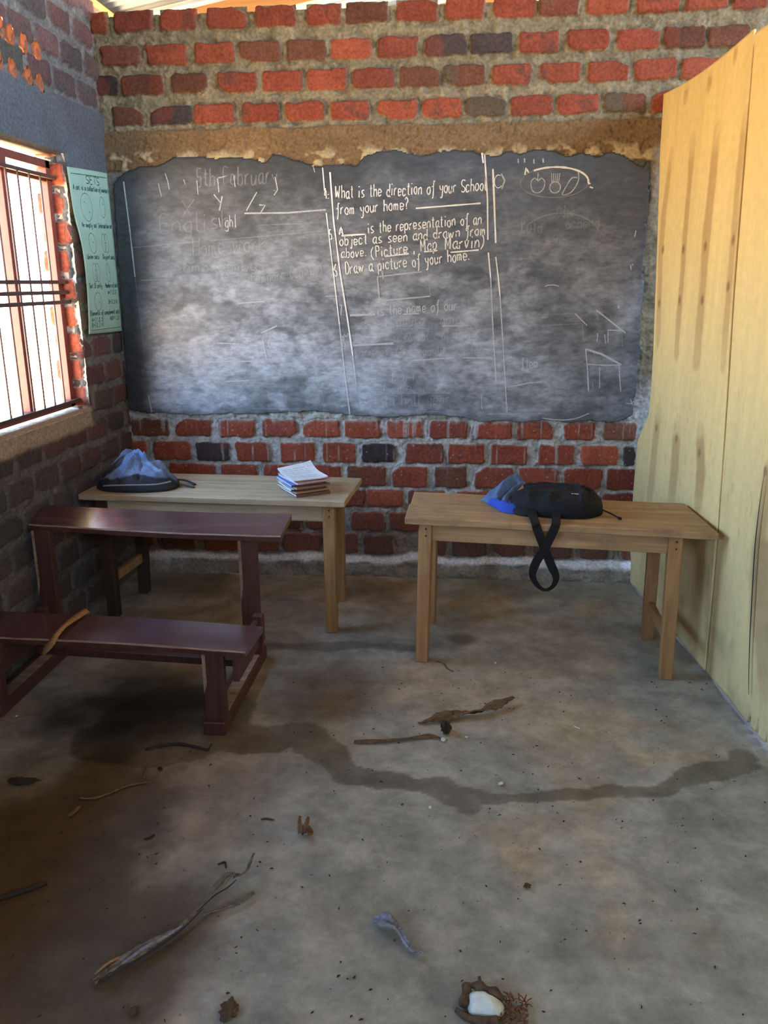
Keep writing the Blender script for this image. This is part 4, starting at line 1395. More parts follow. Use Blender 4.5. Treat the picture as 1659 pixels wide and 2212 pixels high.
# ------------------------------------------------------------------ tables
def table(label, origin, ang, Lx, Ly, H, mats, feet, apron, stretchers, planks, seed, skew=(0, 0), dark=()):
    """origin: front left top corner; feet: four foot centres in the table's frame order FL, FR, BR, BL (room coordinates)"""
    root = empty('wooden_table', (origin[0], origin[1], 0), ang, label, 'table')
    top, leg = mats
    R = Matrix.Rotation(-ang, 2)
    rr = random.Random(seed)
    T_ = 0.030
    mb = MB()
    # boards of the top, edges slightly wandering
    ys = [0] + planks + [Ly]
    nseg = 14
    for a, b in zip(ys[:-1], ys[1:]):
        g = 0.0012
        for i in range(nseg):
            pass
        bot, topp = [], []
        xs = [Lx * i / nseg for i in range(nseg + 1)]
        fr_ = [(x, a + (0 if a == 0 else g) + (rr.uniform(-.004, .003) if a == 0 else 0), H + rr.uniform(-.001, .001)) for x in xs]
        bk_ = [(x, b - (0 if b == Ly else g), H + rr.uniform(-.001, .001)) for x in xs]
        e0, e1 = rr.uniform(-.006, .002), rr.uniform(-.002, .006)
        fr_[0] = (e0, fr_[0][1] + .004, H - .002)
        bk_[0] = (e0 + skew[0] * b / Ly, bk_[0][1], H - .001)
        fr_[0] = (fr_[0][0] + skew[0] * a / Ly, *fr_[0][1:])
        fr_[-1] = (Lx + e1, fr_[-1][1] + .005, H - .002)
        bk_[-1] = (Lx + e1 + skew[1] * b / Ly, bk_[-1][1], H - .001)
        fr_[-1] = (fr_[-1][0] + skew[1] * a / Ly, *fr_[-1][1:])
        k0 = len(mb.v)
        for p in fr_ + bk_:
            mb.v.append(p)
        for p in fr_ + bk_:
            mb.v.append((p[0], p[1], H - T_))
        n = nseg + 1
        for i in range(nseg):
            mb.f += [(k0 + i, k0 + i + 1, k0 + n + i + 1, k0 + n + i), (k0 + 2 * n + i + 1, k0 + 2 * n + i, k0 + 3 * n + i, k0 + 3 * n + i + 1),
                     (k0 + i + 1, k0 + i, k0 + 2 * n + i, k0 + 2 * n + i + 1), (k0 + n + i, k0 + n + i + 1, k0 + 3 * n + i + 1, k0 + 3 * n + i)]
        mb.f += [(k0, k0 + n, k0 + 3 * n, k0 + 2 * n), (k0 + n - 1, k0 + 3 * n - 1, k0 + 4 * n - 1, k0 + 2 * n - 1)]
        mb.m += [0] * (4 * nseg + 2)
    mb.build('tabletop', top, root, bevel=0.004, seg=2)
    loc = []
    for f in feet:
        q = R @ (Vector((f[0] - origin[0], f[1] - origin[1])))
        loc.append(q)
    lw = 0.056
    tops = []
    for i, q in enumerate(loc):
        tx = q.x + (0.006 if i in (0, 3) else -0.006)
        ty = 0.046 if i in (0, 1) else Ly - 0.046
        tops.append((tx, ty))
        mb = MB()
        w0, w1 = lw / 2, lw / 2 * 0.92
        b = [(q.x - w1, q.y - w1, 0.001), (q.x + w1, q.y - w1, 0.001), (q.x + w1, q.y + w1, 0.001), (q.x - w1, q.y + w1, 0.001)]
        t = [(tx - w0, ty - w0, H - T_), (tx + w0, ty - w0, H - T_), (tx + w0, ty + w0, H - T_), (tx - w0, ty + w0, H - T_)]
        mb.quadbox(b + t)
        lo_ = mb.build('leg', M['dark_leg'] if i in dark else leg, root, bevel=0.004)  # legs listed in dark are drawn darker than the rest
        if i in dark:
            lo_['label'] = 'dark leg'
    z1, z0 = H - T_ - 0.001, H - T_ - apron
    ap = [(0, 1), (3, 2), (0, 3), (1, 2)]
    for a, b in ap:
        mb = MB()
        A = Vector((tops[a][0], tops[a][1], (z0 + z1) / 2))
        B = Vector((tops[b][0], tops[b][1], (z0 + z1) / 2))
        d = (B - A).normalized()
        ins_ = lw / 2 - 0.012
        sh = Vector((0, -0.008, 0)) if (a, b) == (0, 1) else (Vector((0, 0.008, 0)) if (a, b) == (3, 2) else Vector((0, 0, 0)))
        mb.bar(A + d * (lw / 2 - .002) + sh, B - d * (lw / 2 - .002) + sh, 0.020, z1 - z0)
        mb.build('apron', top, root, bevel=0.003)
    for (a, b, zs) in stretchers:
        mb = MB()
        A = Vector((loc[a].x, loc[a].y + (tops[a][1] - loc[a].y) * zs / H, zs))
        B = Vector((loc[b].x, loc[b].y + (tops[b][1] - loc[b].y) * zs / H, zs))
        d = (B - A).normalized()
        mb.bar(A + d * (lw / 2 - .004), B - d * (lw / 2 - .004), 0.024, 0.048)
        mb.build('stretcher', leg, root, bevel=0.003)
    # nail heads at the joints
    for i in (0, 1):
        for dz in (0.02, 0.05):
            mb = MB()
            mb.tube([(tops[i][0] + .004, tops[i][1] + (loc[i].y - tops[i][1]) * .12 - lw / 2 - .0005, H - T_ - dz), (tops[i][0] + .004, tops[i][1] + (loc[i].y - tops[i][1]) * .12 - lw / 2 + .004, H - T_ - dz)], 0.004, 8)
            mb.build('nail', M['dark_bit'], root)
    return root


H_T = 0.645
RT = table('brown wooden table holding the black bag, beside the plywood sheets', (1.629, -1.095), math.atan2(-0.142, 1.236), 1.244, 0.447, H_T,
           (M['teak'], M['teak_leg']), [(1.703, -1.112), (2.722, -1.200), (2.732, -0.802), (1.722, -0.700)], 0.075, [(1, 2, 0.17)], [0.235], 4, (-0.042, -0.070))
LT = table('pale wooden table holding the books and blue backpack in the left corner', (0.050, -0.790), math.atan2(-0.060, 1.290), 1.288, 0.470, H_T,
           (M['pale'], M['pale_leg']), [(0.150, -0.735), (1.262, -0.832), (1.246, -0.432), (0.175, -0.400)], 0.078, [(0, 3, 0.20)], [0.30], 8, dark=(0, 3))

# ------------------------------------------------------------------ school desk with its bench
DK = empty('school_desk', (0.02, -1.35, 0), 0, 'maroon school desk with attached low bench beside the left wall', 'desk')


def dk(mb, name, mat, **kw):
    o = mb.build(name, mat, DK, **kw)
    o.matrix_parent_inverse = Matrix.Translation(Vector(DK.location)).inverted()
    return o


def plank(mb, c0, c1, c2, c3, z, t, n=16, seed=1, rise=0.0):
    """c0..c3 corners FL, FR, BR, BL of the top; worn front arris gets the second material"""
    rr = random.Random(seed)
    k0 = len(mb.v)
    for i in range(n + 1):
        f = i / n
        a = Vector(c0).lerp(Vector(c1), f)
        b = Vector(c3).lerp(Vector(c2), f)
        dz = 0.004 * math.sin(f * 5 + seed)
        w = rr.uniform(.001, .004)
        for p, zz in ((a, z - t), (a, z - .005 + rr.uniform(-.001, .001)), (a + Vector((0, w + .003)), z), (b, z + rise), (b, z - t + rise)):
            mb.v.append((p.x, p.y, zz + dz))
    for i in range(n):
        for j in range(5):
            a, b = k0 + i * 5 + j, k0 + i * 5 + (j + 1) % 5
            mb.f.append((a, a + 5, b + 5, b))
            mb.m.append(1 if j in (1,) else (2 if j == 0 else 0))
    mb.f.append(tuple(k0 + j for j in range(5)))
    mb.f.append(tuple(k0 + n * 5 + j for j in range(5))[::-1])
    mb.m += [0, 0]


mb = MB()
plank(mb, (0.022, -1.205), (1.136, -1.296), (1.146, -1.112), (0.022, -1.045), 0.612, 0.024, seed=2, rise=0.042)
dk(mb, 'desk_top', [M['maroon'], M['worn'], M['maroon_leg']])
mb = MB()
plank(mb, (0.03, -1.745), (1.108, -1.808), (1.118, -1.580), (0.03, -1.505), 0.345, 0.022, seed=5)
dk(mb, 'seat', [M['maroon'], M['worn'], M['maroon_leg']])
LW = 0.078
for x, tw in ((0.978, 0.10), (0.085, 0.0)):
    # seat leg, desk leg, ground runner and side rail of each end frame
    for (yc, zt) in ((-1.765 if x > .5 else -1.70, 0.322), (-1.215, 0.596)):
        m = MB()
        c = Matrix.Rotation(tw, 2)
        p8 = []
        for z in (0.05, zt):
            for (a, b) in ((-LW / 2, -.018), (LW / 2, -.018), (LW / 2, .018), (-LW / 2, .018)):
                q = c @ Vector((a, b))
                p8.append((x + q.x, yc + q.y, z))
        m.quadbox(p8)
        # worn pale arris down the left edge of the leg
        k0 = len(m.v)
        q0, q1 = c @ Vector((-LW / 2, -.0185)), c @ Vector((-LW / 2 + .012, -.0185))
        m.v += [(x + q0.x, yc + q0.y, zt * .5), (x + q1.x, yc + q1.y, zt * .62), (x + q1.x, yc + q1.y, zt), (x + q0.x, yc + q0.y, zt)]
        m.f.append((k0, k0 + 1, k0 + 2, k0 + 3))
        m.m.append(1)
        dk(m, 'leg', [M['maroon_leg'], M['worn']], bevel=0.003)
    m = MB()
    y0 = -1.80 if x > .5 else -1.74
    m.bar((x - .005, y0, 0.0275), (x - .005, -1.13, 0.0275), 0.085, 0.055)
    dk(m, 'runner', M['maroon_leg'], bevel=0.006)
    m = MB()
    m.bar((x + 0.085, -1.785, 0.268), (x + 0.085, -1.470, 0.268), 0.022, 0.108)
    dk(m, 'side_rail', M['maroon_leg'], bevel=0.003)
    m = MB()
    m.box(x + 0.072, x + 0.112, -1.475, -1.440, 0.225, 0.340)
    dk(m, 'rail_block', M['maroon_leg'], bevel=0.003)
    m = MB()
    m.bar((x + .004, y0 + .03, 0.0562), (x + .004, -1.16, 0.0562), 0.050, 0.002)
    dk(m, 'worn_strip', M['worn'])
m = MB()
m.bar((0.17, -1.50, 0.190), (1.05, -1.545, 0.185), 0.075, 0.030)
dk(m, 'stretcher', M['maroon_leg'], bevel=0.003)


# ------------------------------------------------------------------ soft lumps (bags, cloth)
def lump_mesh(outline, bumps, folds, seed, zbase, base_h=0.03, nr=46, na=120, creases=0.012, pw=2.2, pe=0.62):
    """closed cushion over an outline (table coordinates): polar grid, dome height from gaussians, ridged folds"""
    c = np.mean(np.array(outline), 0)
    o = np.array(smooth_line([tuple(p) for p in outline] + [tuple(outline[0])], 8)) - c
    ang = np.arctan2(o[:, 1], o[:, 0])
    rad = np.hypot(o[:, 0], o[:, 1])
    od = np.argsort(ang)
    ang, rad = ang[od], rad[od]
    th = np.linspace(-math.pi, math.pi, na, endpoint=False)
    R_ = np.interp(th, ang, rad, period=2 * math.pi)
    t = np.linspace(0, 1, nr)
    T_, TH = np.meshgrid(t, th)
    X = c[0] + np.cos(TH) * R_[:, None] * T_
    Y = c[1] + np.sin(TH) * R_[:, None] * T_
    prof = (1 - T_ ** pw) ** pe
    h = np.full(X.shape, base_h)
    for (bx, by, bh, bs) in bumps:
        h = h + bh * np.exp(-((X - bx) ** 2 + (Y - by) ** 2) / (2 * bs * bs))
    rn = 1 - 2 * np.abs(fbm(X * 11, Y * 11, seed, 3) - 0.5)
    rn2 = 1 - 2 * np.abs(fbm(X * 26, Y * 26, seed + 5, 2) - 0.5)
    h = h * prof + creases * (rn - 0.75) * prof * 2.2 + creases * 0.5 * (rn2 - 0.75) * prof
    for pts, w_, a_ in folds:
        d, _ = seg_dist(X, Y, pts)
        h = h + a_ * np.exp(-(d / w_) ** 2) * np.minimum(prof * 1.6, 1)
    h = np.maximum(h, 0.0)
    # belly overhang near the rim
    Z_ = zbase + 0.002 + h
    V = np.stack([X, Y, Z_], -1)
    n = len(th)
    Vt = V.reshape(-1, 3)
    F = []
    i = np.arange(n)
    for j in range(nr - 1):
        a = i * nr + j
        b = ((i + 1) % n) * nr + j
        F.append(np.stack([a, a + 1, b + 1, b], -1))
    F = np.concatenate(F)
    # flat underside
    Vu = np.stack([c[0] + np.cos(th) * R_ * .985, c[1] + np.sin(th) * R_ * .985, np.full(n, zbase + 0.001)], -1)
    k = len(Vt)
    rim = i * nr + nr - 1
    F2 = np.stack([rim, k + i, k + (i + 1) % n, ((i + 1) % n) * nr + nr - 1], -1)
    return np.concatenate([Vt, Vu]), np.concatenate([F, F2]), h


def lump(name, mat, parent, *a, colf=None, **k):
    V, F, h = lump_mesh(*a, **k)
    o = np_mesh(name, V, F, mat, colf(V) if colf else None, parent)
    if parent is not None:
        o.matrix_parent_inverse = Matrix.Translation(Vector(parent.location)).inverted()
    return o


def child(o, parent):
    o.parent = parent
    o.matrix_parent_inverse = Matrix.Translation(Vector(parent.location)).inverted()
    return o


TZ = H_T + 0.001
# slate blue backpack on the pale table
BP = empty('backpack', (0.27, -0.60, TZ), 0, 'slumped slate blue backpack at the left end of the pale table', 'backpack')
out = [(0.100, -0.690), (0.16, -0.745), (0.26, -0.760), (0.37, -0.752), (0.46, -0.715), (0.490, -0.650), (0.47, -0.56), (0.40, -0.49), (0.30, -0.45), (0.18, -0.46), (0.11, -0.53), (0.085, -0.62)]


def pack_col(V):
    """slate blue panels with dark mesh and lining panels between them"""
    x, y, z = V[:, 0], V[:, 1], V[:, 2] - TZ
    w = fbm(x * 24, z * 24 + y * 9, 850, 4)
    blue = np.array((0.115, 0.185, 0.335))
    pale = np.array((0.20, 0.29, 0.46))
    dark = np.array((0.012, 0.016, 0.026))
    c = np.tile(blue, (len(V), 1)) * (0.75 + 0.5 * w)[:, None]
    m = sstep(0.56, 0.66, fbm(x * 13, z * 17, 860, 3))[:, None] * 0.7
    c = c * (1 - m) + pale * m
    # dark lower front with an uneven upper edge
    top = 0.052 + 0.030 * np.exp(-((x - 0.31) / 0.09) ** 2) + 0.030 * (w - 0.5)
    k = 1 - sstep(top - 0.004, top + 0.004, z)
    k = np.maximum(k * sstep(-0.60, -0.64, y), sstep(0.03, 0.022, z))
    # dark side panel on the upper left
    d = np.abs((z - 0.105) - 0.75 * (x - 0.19)) + 0.020 * (w - 0.5)
    k = np.maximum(k, (1 - sstep(0.016, 0.022, d)) * (x < 0.235) * (z > 0.055))
    return c * (1 - k[:, None]) + dark * k[:, None]


M['pack'] = mat_attr('backpack_fabric', 0.6, 120, 0.3, 0.002, 0.8, 1.2, 0.4)
lump('bag_body', M['pack'], BP, out, [(0.262, -0.600, 0.070, 0.070), (0.36, -0.60, 0.018, 0.045), (0.15, -0.62, 0.010, 0.04)],
     [([(0.255, -0.73), (0.285, -0.66), (0.36, -0.61), (0.41, -0.58)], 0.010, 0.022), ([(0.265, -0.585), (0.35, -0.64), (0.44, -0.68)], 0.009, 0.022), ([(0.25, -0.57), (0.19, -0.66), (0.12, -0.70)], 0.011, 0.018), ([(0.33, -0.70), (0.40, -0.70), (0.45, -0.66)], 0.008, 0.016), ([(0.17, -0.70), (0.22, -0.71), (0.25, -0.74)], 0.008, 0.014), ([(0.30, -0.62), (0.33, -0.66), (0.33, -0.72)], 0.007, -0.016)], 41, TZ, 0.088, nr=70, na=170, creases=0.020, pw=2.6, colf=pack_col)
m = MB()
pp = smooth_line([(0.165, -0.752, TZ + .030), (0.22, -0.764, TZ + .036), (0.32, -0.768, TZ + .040), (0.42, -0.748, TZ + .040), (0.478, -0.700, TZ + .044)], 6)
m.tube(pp, 0.0035, 6)
child(m.build('piping', M['piping'], None, True), BP)
m = MB()
m.tube(smooth_line([(0.46, -0.58, TZ + .025), (0.50, -0.565, TZ + .018), (0.535, -0.575, TZ + .008), (0.56, -0.60, TZ + .006)], 5), [0.010] * 16, 8, flat=0.45)
m.tube(smooth_line([(0.47, -0.62, TZ + .012), (0.52, -0.63, TZ + .008), (0.575, -0.655, TZ + .006)], 5), [0.007] * 11, 8, flat=0.4)
child(m.build('strap', M['nylon_dark'], None, True), BP)

# exercise books stacked on the pale table
BC = (1.112, -0.662)
bk = [
    # colour of cover, dx, dy, drot, thickness, curl, label
    ((0.16, 0.085, 0.06), 0.006, -0.002, 0.00, 0.011, 0.001, 'exercise book with frayed dark brown cover, at the bottom of the stack'),
    ((0.36, 0.22, 0.13), -0.004, 0.003, 0.06, 0.009, 0.001, 'exercise book in a kraft brown cover, second from the bottom of the stack'),
    ((0.50, 0.56, 0.60), -0.010, 0.006, -0.07, 0.009, 0.001, 'pale blue and white exercise book in the lower middle of the stack'),
    ((0.28, 0.15, 0.12), 0.004, 0.000, 0.04, 0.010, 0.001, 'exercise book with reddish brown edge in the middle of the stack'),
    ((0.12, 0.25, 0.58), -0.012, 0.004, -0.03, 0.009, 0.002, 'exercise book with a blue corner, third from the top of the stack'),
    ((0.55, 0.38, 0.40), 0.004, 0.004, 0.07, 0.009, 0.014, 'exercise book in a faded pink cover, second from the top of the stack'),
    ((0.72, 0.74, 0.74), -0.004, 0.006, -0.02, 0.005, 0.034, 'open white printed exercise book curling up on top of the stack')]
zc = TZ + 0.001
for i, (cc, dx, dy, dr, th, cu, lab) in enumerate(bk):
    root = empty('exercise_book', (BC[0] + dx, BC[1] + dy, zc), math.radians(33) + dr, lab, 'book', 'exercise books stacked on the pale table')
    mcov = mat_plain('book_cover', cc, 0.7, 30, 0.2, 0.85, 1.1)
    bw, bl = 0.172, 0.215
    nx_, ny_ = 8, 10

    def bz(u, v, cu=cu, i=i):
        return cu * (max(0, v - .35) / .65) ** 2 * (0.5 + 0.5 * u) + cu * 0.6 * max(0, u - .75) ** 2 * 4 + 0.0008 * math.sin(v * 7 + i)
    for nm, z0, z1, mt, inset in (('cover', 0.0, 0.0012, mcov, 0), ('pages', 0.0013, th - 0.0013, M['page'], .003), ('cover', th - 0.0012, th, mcov if i < 6 else M['paper'], 0)):
        m = MB()
        g = []
        for zz in (z0, z1):
            g.append([[(-bw / 2 + inset + (bw - 2 * inset) * a / nx_, -bl / 2 + inset + (bl - 2 * inset) * b / ny_, zz + bz(a / nx_, b / ny_)) for a in range(nx_ + 1)] for b in range(ny_ + 1)])
        m.sheet(g[1])
        m.sheet([r[::-1] for r in g[0]])
        for pick in (lambda G: G[0], lambda G: [r[-1] for r in G], lambda G: G[-1][::-1], lambda G: [r[0] for r in G][::-1]):
            m.sheet([pick(g[0]), pick(g[1])])
        m.build(nm, mt, root)
    m = MB()
    m.sheet([[(-bw / 2 + bw * a / nx_, -bl / 2 - .0006, zz + bz(a / nx_, 0)) for a in range(nx_ + 1)] for zz in (0.0, th)])
    m.build('spine', mcov if i in (0, 1, 3, 5) else (M['husk'] if i in (2, 4) else M['paper']), root)
    if i == 6:      # printing on the top sheet
        m = MB()
        rr = random.Random(9)
        for b in range(1, 9):
            if b in (4,):
                continue
            y = -bl / 2 + .012 + b * .021
            a = -bw / 2 + .014
            while a < bw / 2 - .03:
                w_ = rr.uniform(.008, .03)
                u0, u1, v0 = (a + bw / 2) / bw, (a + w_ + bw / 2) / bw, (y + bl / 2) / bl
                v1 = v0 + .016
                m.sheet([[(a, y, th + .0005 + bz(u0, v0)), (a + w_, y, th + .0005 + bz(u1, v0))], [(a, y + .0034, th + .0005 + bz(u0, v1)), (a + w_, y + .0034, th + .0005 + bz(u1, v1))]])
                a += w_ + rr.uniform(.004, .012)
        m.build('printed_lines', M['print'], root)
    zc += th + 0.0020 + (0.003 if cu > .01 else 0)

# black bag on the brown table, with its strap hanging over the edge
BB = empty('black_bag', (2.27, -0.86, TZ), 0, 'black canvas bag lying on the brown table, strap hanging over the front edge', 'bag')
out = [(2.085, -0.985), (2.15, -1.040), (2.26, -1.075), (2.36, -1.080), (2.415, -1.055), (2.460, -0.99), (2.465, -0.88), (2.42, -0.80), (2.28, -0.775), (2.16, -0.785), (2.10, -0.84), (2.075, -0.92)]
lump('bag_body', M['black'], BB, out, [(2.20, -0.92, 0.018, 0.10), (2.36, -0.90, 0.010, 0.07)], [([(2.36, -1.06), (2.38, -0.95), (2.36, -0.82)], 0.012, 0.014), ([(2.42, -1.0), (2.43, -0.9), (2.40, -0.82)], 0.012, 0.012), ([(2.12, -0.85), (2.24, -0.83), (2.34, -0.86)], 0.010, 0.010)], 53, TZ, 0.070, nr=70, na=160, creases=0.009, pw=9.0, pe=0.40)
out2 = [(2.07, -0.985), (2.10, -1.035), (2.16, -1.06), (2.19, -1.045), (2.14, -1.0), (2.10, -0.96)]
lump('side_pocket', M['strap'], BB, out2, [], [], 57, TZ, 0.030, nr=14, na=50, creases=0.004)
m = MB()
ang0 = math.atan2(-0.142, 1.236)


def yedge(x):
    return -1.095 + (x - 1.629) * math.tan(ang0)


def band(m, pts, w, nrm=(0, -1, 0)):
    """flat webbing along pts"""
    A, B = [], []
    pts = [Vector(p) for p in pts]
    for i, p in enumerate(pts):
        d = pts[min(i + 1, len(pts) - 1)] - pts[max(i - 1, 0)]
        d.normalize()
        n = Vector(nrm) if not callable(nrm) else Vector(nrm(i / (len(pts) - 1)))
        s = d.cross(n)
        if s.length < 1e-4:
            s = Vector((1, 0, 0))
        s.normalize()
        wi = w(i / (len(pts) - 1)) if callable(w) else w
        A.append(p + s * wi / 2)
        B.append(p - s * wi / 2)
    m.sheet([A, B])


ye = yedge(2.2)
sp = [(2.150, -1.02, TZ + .035), (2.158, -1.085, TZ + .018), (2.164, ye - .004, TZ + .006), (2.172, ye - .016, TZ - .02), (2.205, ye - .018, .545), (2.232, ye - .016, .48), (2.256, ye - .016, .425), (2.246, ye - .014, .385), (2.216, ye - .013, .366), (2.184, ye - .013, .384), (2.160, ye - .014, .430),
      (2.172, ye - .022, .49), (2.205, ye - .026, .555), (2.235, ye - .024, TZ - .02), (2.246, ye - .006, TZ + .007), (2.254, -1.095, TZ + .018), (2.262, -1.04, TZ + .045)]
sp = smooth_line(sp, 6)


def nrm_s(t):
    if t < 0.16 or t > 0.86:
        return (0, -0.45, 1)
    k = 1 - abs(t - 0.5) / 0.18
    if k > 0:      # the webbing turns edge-on round the bottom of the loop
        return (math.sin(k * 0.7) * (1 if t < 0.5 else -1), -1, 0.35 * k)
    return (0, -1, 0.05)


band(m, sp, lambda t: 0.013 + 0.023 * min(1.0, abs(t - 0.5) / 0.17) ** 1.3, nrm_s)
o = child(m.build('shoulder_strap', M['strap'], None, False, solid=0.002, offset=0), BB)
m = MB()
m.tube(smooth_line([(2.432, -0.985, TZ + .03), (2.46, -1.0, TZ + .02), (2.49, -1.03, TZ + .012), (2.515, -1.07, TZ + .005)], 6), 0.0032, 6)
m.tube([(2.512, -1.066, TZ + .006), (2.520, -1.078, TZ + .006)], 0.0055, 6)
child(m.build('drawstring', M['strap'], None, True), BB)
m = MB()
m.box(2.335, 2.357, -0.992, -0.984, TZ + .080, TZ + .088)
m.tube([(2.325, -0.99, TZ + .087), (2.335, -0.99, TZ + .085)], 0.004, 6)
child(m.build('zip_pull', M['metal'], None, bevel=0.002), BB)

# blue cloth beside it
CL = empty('blue_jacket', (2.05, -0.86, TZ), 0, 'crumpled blue jacket lying against the black bag on the brown table', 'jacket')
out = [(1.950, -0.800), (1.985, -0.86), (2.03, -0.93), (2.085, -0.965), (2.125, -0.93), (2.155, -0.84), (2.17, -0.76), (2.13, -0.69), (2.06, -0.68), (2.00, -0.72)]
lump('jacket_body', M['denim'], CL, out, [(2.075, -0.775, 0.052, 0.045), (2.135, -0.745, 0.062, 0.030)],
     [([(1.985, -0.80), (2.035, -0.78), (2.065, -0.72)], 0.012, 0.014), ([(2.015, -0.86), (2.045, -0.80), (2.085, -0.755), (2.13, -0.735)], 0.014, 0.022),
      ([(2.05, -0.90), (2.085, -0.85), (2.13, -0.80), (2.155, -0.76)], 0.013, 0.026), ([(2.035, -0.88), (2.065, -0.825), (2.105, -0.78)], 0.009, -0.030),
      ([(2.10, -0.90), (2.125, -0.85), (2.15, -0.81)], 0.012, 0.016), ([(2.08, -0.885), (2.11, -0.835), (2.14, -0.79)], 0.007, -0.022)], 63, TZ, 0.026, creases=0.009, nr=80, na=180, pw=3.0)
out2 = [(1.975, -0.855), (2.005, -0.915), (2.045, -0.995), (2.085, -1.015), (2.125, -0.995), (2.12, -0.945), (2.06, -0.930), (2.01, -0.86)]
lump('royal_blue_sleeve', M['royal'], CL, out2, [], [([(1.99, -0.87), (2.04, -0.96), (2.11, -0.985)], 0.016, 0.016)], 67, TZ, 0.024, nr=20, na=70, creases=0.006)['label'] = 'bright royal blue sleeve'
m = MB()
m.sheet([[(2.105, -0.925, TZ + .082), (2.127, -0.900, TZ + .100)], [(2.112, -0.935, TZ + .058), (2.134, -0.912, TZ + .076)]])
child(m.build('label_tag', M['tag'], None, solid=0.0015), CL)


# ------------------------------------------------------------------ litter on the floor and bench
def fibre(name, label, cat, pts, widths, mat, z0=0.004, lift=None, seed=1, curl=0.5, extra=(), thick=0.002):
    """dry fibre strip: folded ribbon following floor points"""
    rr = random.Random(seed)
    root_m = MB()

    def strip(pts, widths, lift):
        n = len(pts)
        P_ = smooth_line([(*p, w, l) for p, w, l in zip(pts, widths, lift)], 6)
        rows = [[], [], [], [], []]
        for i, q in enumerate(P_):
            a, b = P_[max(i - 1, 0)], P_[min(i + 1, len(P_) - 1)]
            dx, dy = b[0] - a[0], b[1] - a[1]
            L_ = math.hypot(dx, dy) or 1
            nx, ny = -dy / L_, dx / L_
            w = max(q[2], .0015)
            tw = 0.5 * math.sin(i * 0.35 + seed)
            for k, s in enumerate((-1, -.45, 0, .5, 1)):
                jag = rr.uniform(-.12, .12) * w
                z = z0 + q[3] + curl * w * (abs(s) ** 1.5) * (0.6 + 0.4 * math.sin(i * .5 + k)) + (0.25 * w if k in (1, 3) else 0) + s * tw * w * .35
                rows[k].append((q[0] + nx * (s * w / 2 + jag), q[1] + ny * (s * w / 2 + jag), max(z, z0)))
        root_m.sheet(rows)
    strip(pts, widths, lift or [0] * len(pts))
    for (p2, w2, l2) in extra:
        strip(p2, w2, l2)
    o = root_m.build(name, mat, None, True, solid=thick, offset=1)
    return tag(o, label, cat)


def twig(name, label, cat, pts, rad, mat, lift=None, seed=0, sub=()):
    rr = random.Random(seed)
    m = MB()
    lift = lift or [0] * len(pts)
    P_ = smooth_line([(p[0] + rr.uniform(-.003, .003), p[1] + rr.uniform(-.003, .003), rad + l) for p, l in zip(pts, lift)], 5)
    n = len(P_)
    m.tube(P_, [rad * (0.55 + 0.45 * math.sin(math.pi * (0.12 + .76 * i / (n - 1)))) * rr.uniform(.85, 1.15) for i in range(n)], 7)
    for p2, r2 in sub:
        Q_ = [(p[0], p[1], p[2]) for p in p2]
        m.tube(Q_, r2, 6)
    return tag(m.build(name, mat, None, True), label, cat)


def clod(name, label, cat, p, sx_, sy_, sz_, rz, mat, seed=1, lumpy=0.55):
    me = bpy.data.meshes.new(name)
    bm = bmesh.new()
    bmesh.ops.create_icosphere(bm, subdivisions=4, radius=1)
    rr = np.random.default_rng(seed)
    dirs = rr.normal(0, 1, (22, 3))
    amp = rr.uniform(-1, 1, 22)
    for v in bm.verts:
        d = np.array(v.co)
        k = 1 + lumpy * sum(a * math.sin((2.0 + 0.35 * q_) * float(d @ q) + a * 3) for q_, (a, q) in enumerate(zip(amp, dirs))) / 5.0
        v.co = Vector((d[0] * k * sx_, d[1] * k * sy_, max(d[2] * k, -0.75) * sz_))
    bm.to_mesh(me)
    bm.free()
    me.materials.append(mat)
    me.polygons.foreach_set('use_smooth', [True] * len(me.polygons))
    o = bpy.data.objects.new(name, me)
    link(o)
    o.location = (p[0], p[1], 0.75 * sz_ + 0.003)
    o.rotation_euler = (0, 0, rz)
    return tag(o, label, cat)


# bark strip over the bench seat
zs = 0.352
h1, h2, h3 = (0.381,0.345), (0.364,0.322), (0.341,0.292)
bs = [(h3[0], -1.785), (h2[0], -1.785), (h1[0], -1.782), (0.386,-1.752), (0.382,-1.676), (0.38,-1.583), (0.394,-1.512)]
bl_ = [h3[1] - zs, h2[1] - zs, h1[1] - zs - 0.004, 0.006, 0.010, 0.004, 0.006]
m = MB()
P_ = smooth_line([(p[0], p[1], zs + l, w) for p, l, w in zip(bs, bl_, (.016, .046, .044, .036, .032, .042, .050))], 6)
A, B, C_ = [], [], []
for i, q in enumerate(P_):
    a, b = P_[max(i - 1, 0)], P_[min(i + 1, len(P_) - 1)]
    dx, dy = b[0] - a[0], b[1] - a[1]
    L_ = math.hypot(dx, dy)
    w = q[3] * random.uniform(.88, 1.1)
    dx, dy = 0.62, 0.78
    L_ = 1.0
    A.append((q[0] - dy / L_ * w / 2, q[1] + dx / L_ * w / 2, q[2] + .003))
    C_.append((q[0], q[1], q[2] + .007))
    B.append((q[0] + dy / L_ * w / 2, q[1] - dx / L_ * w / 2, q[2] + .001))
m.sheet([A, C_, B])
tag(m.build('bark_strip', M['bark_orange'], None, True, solid=0.002, offset=1), 'orange brown bark strip draped across the maroon bench seat', 'bark')

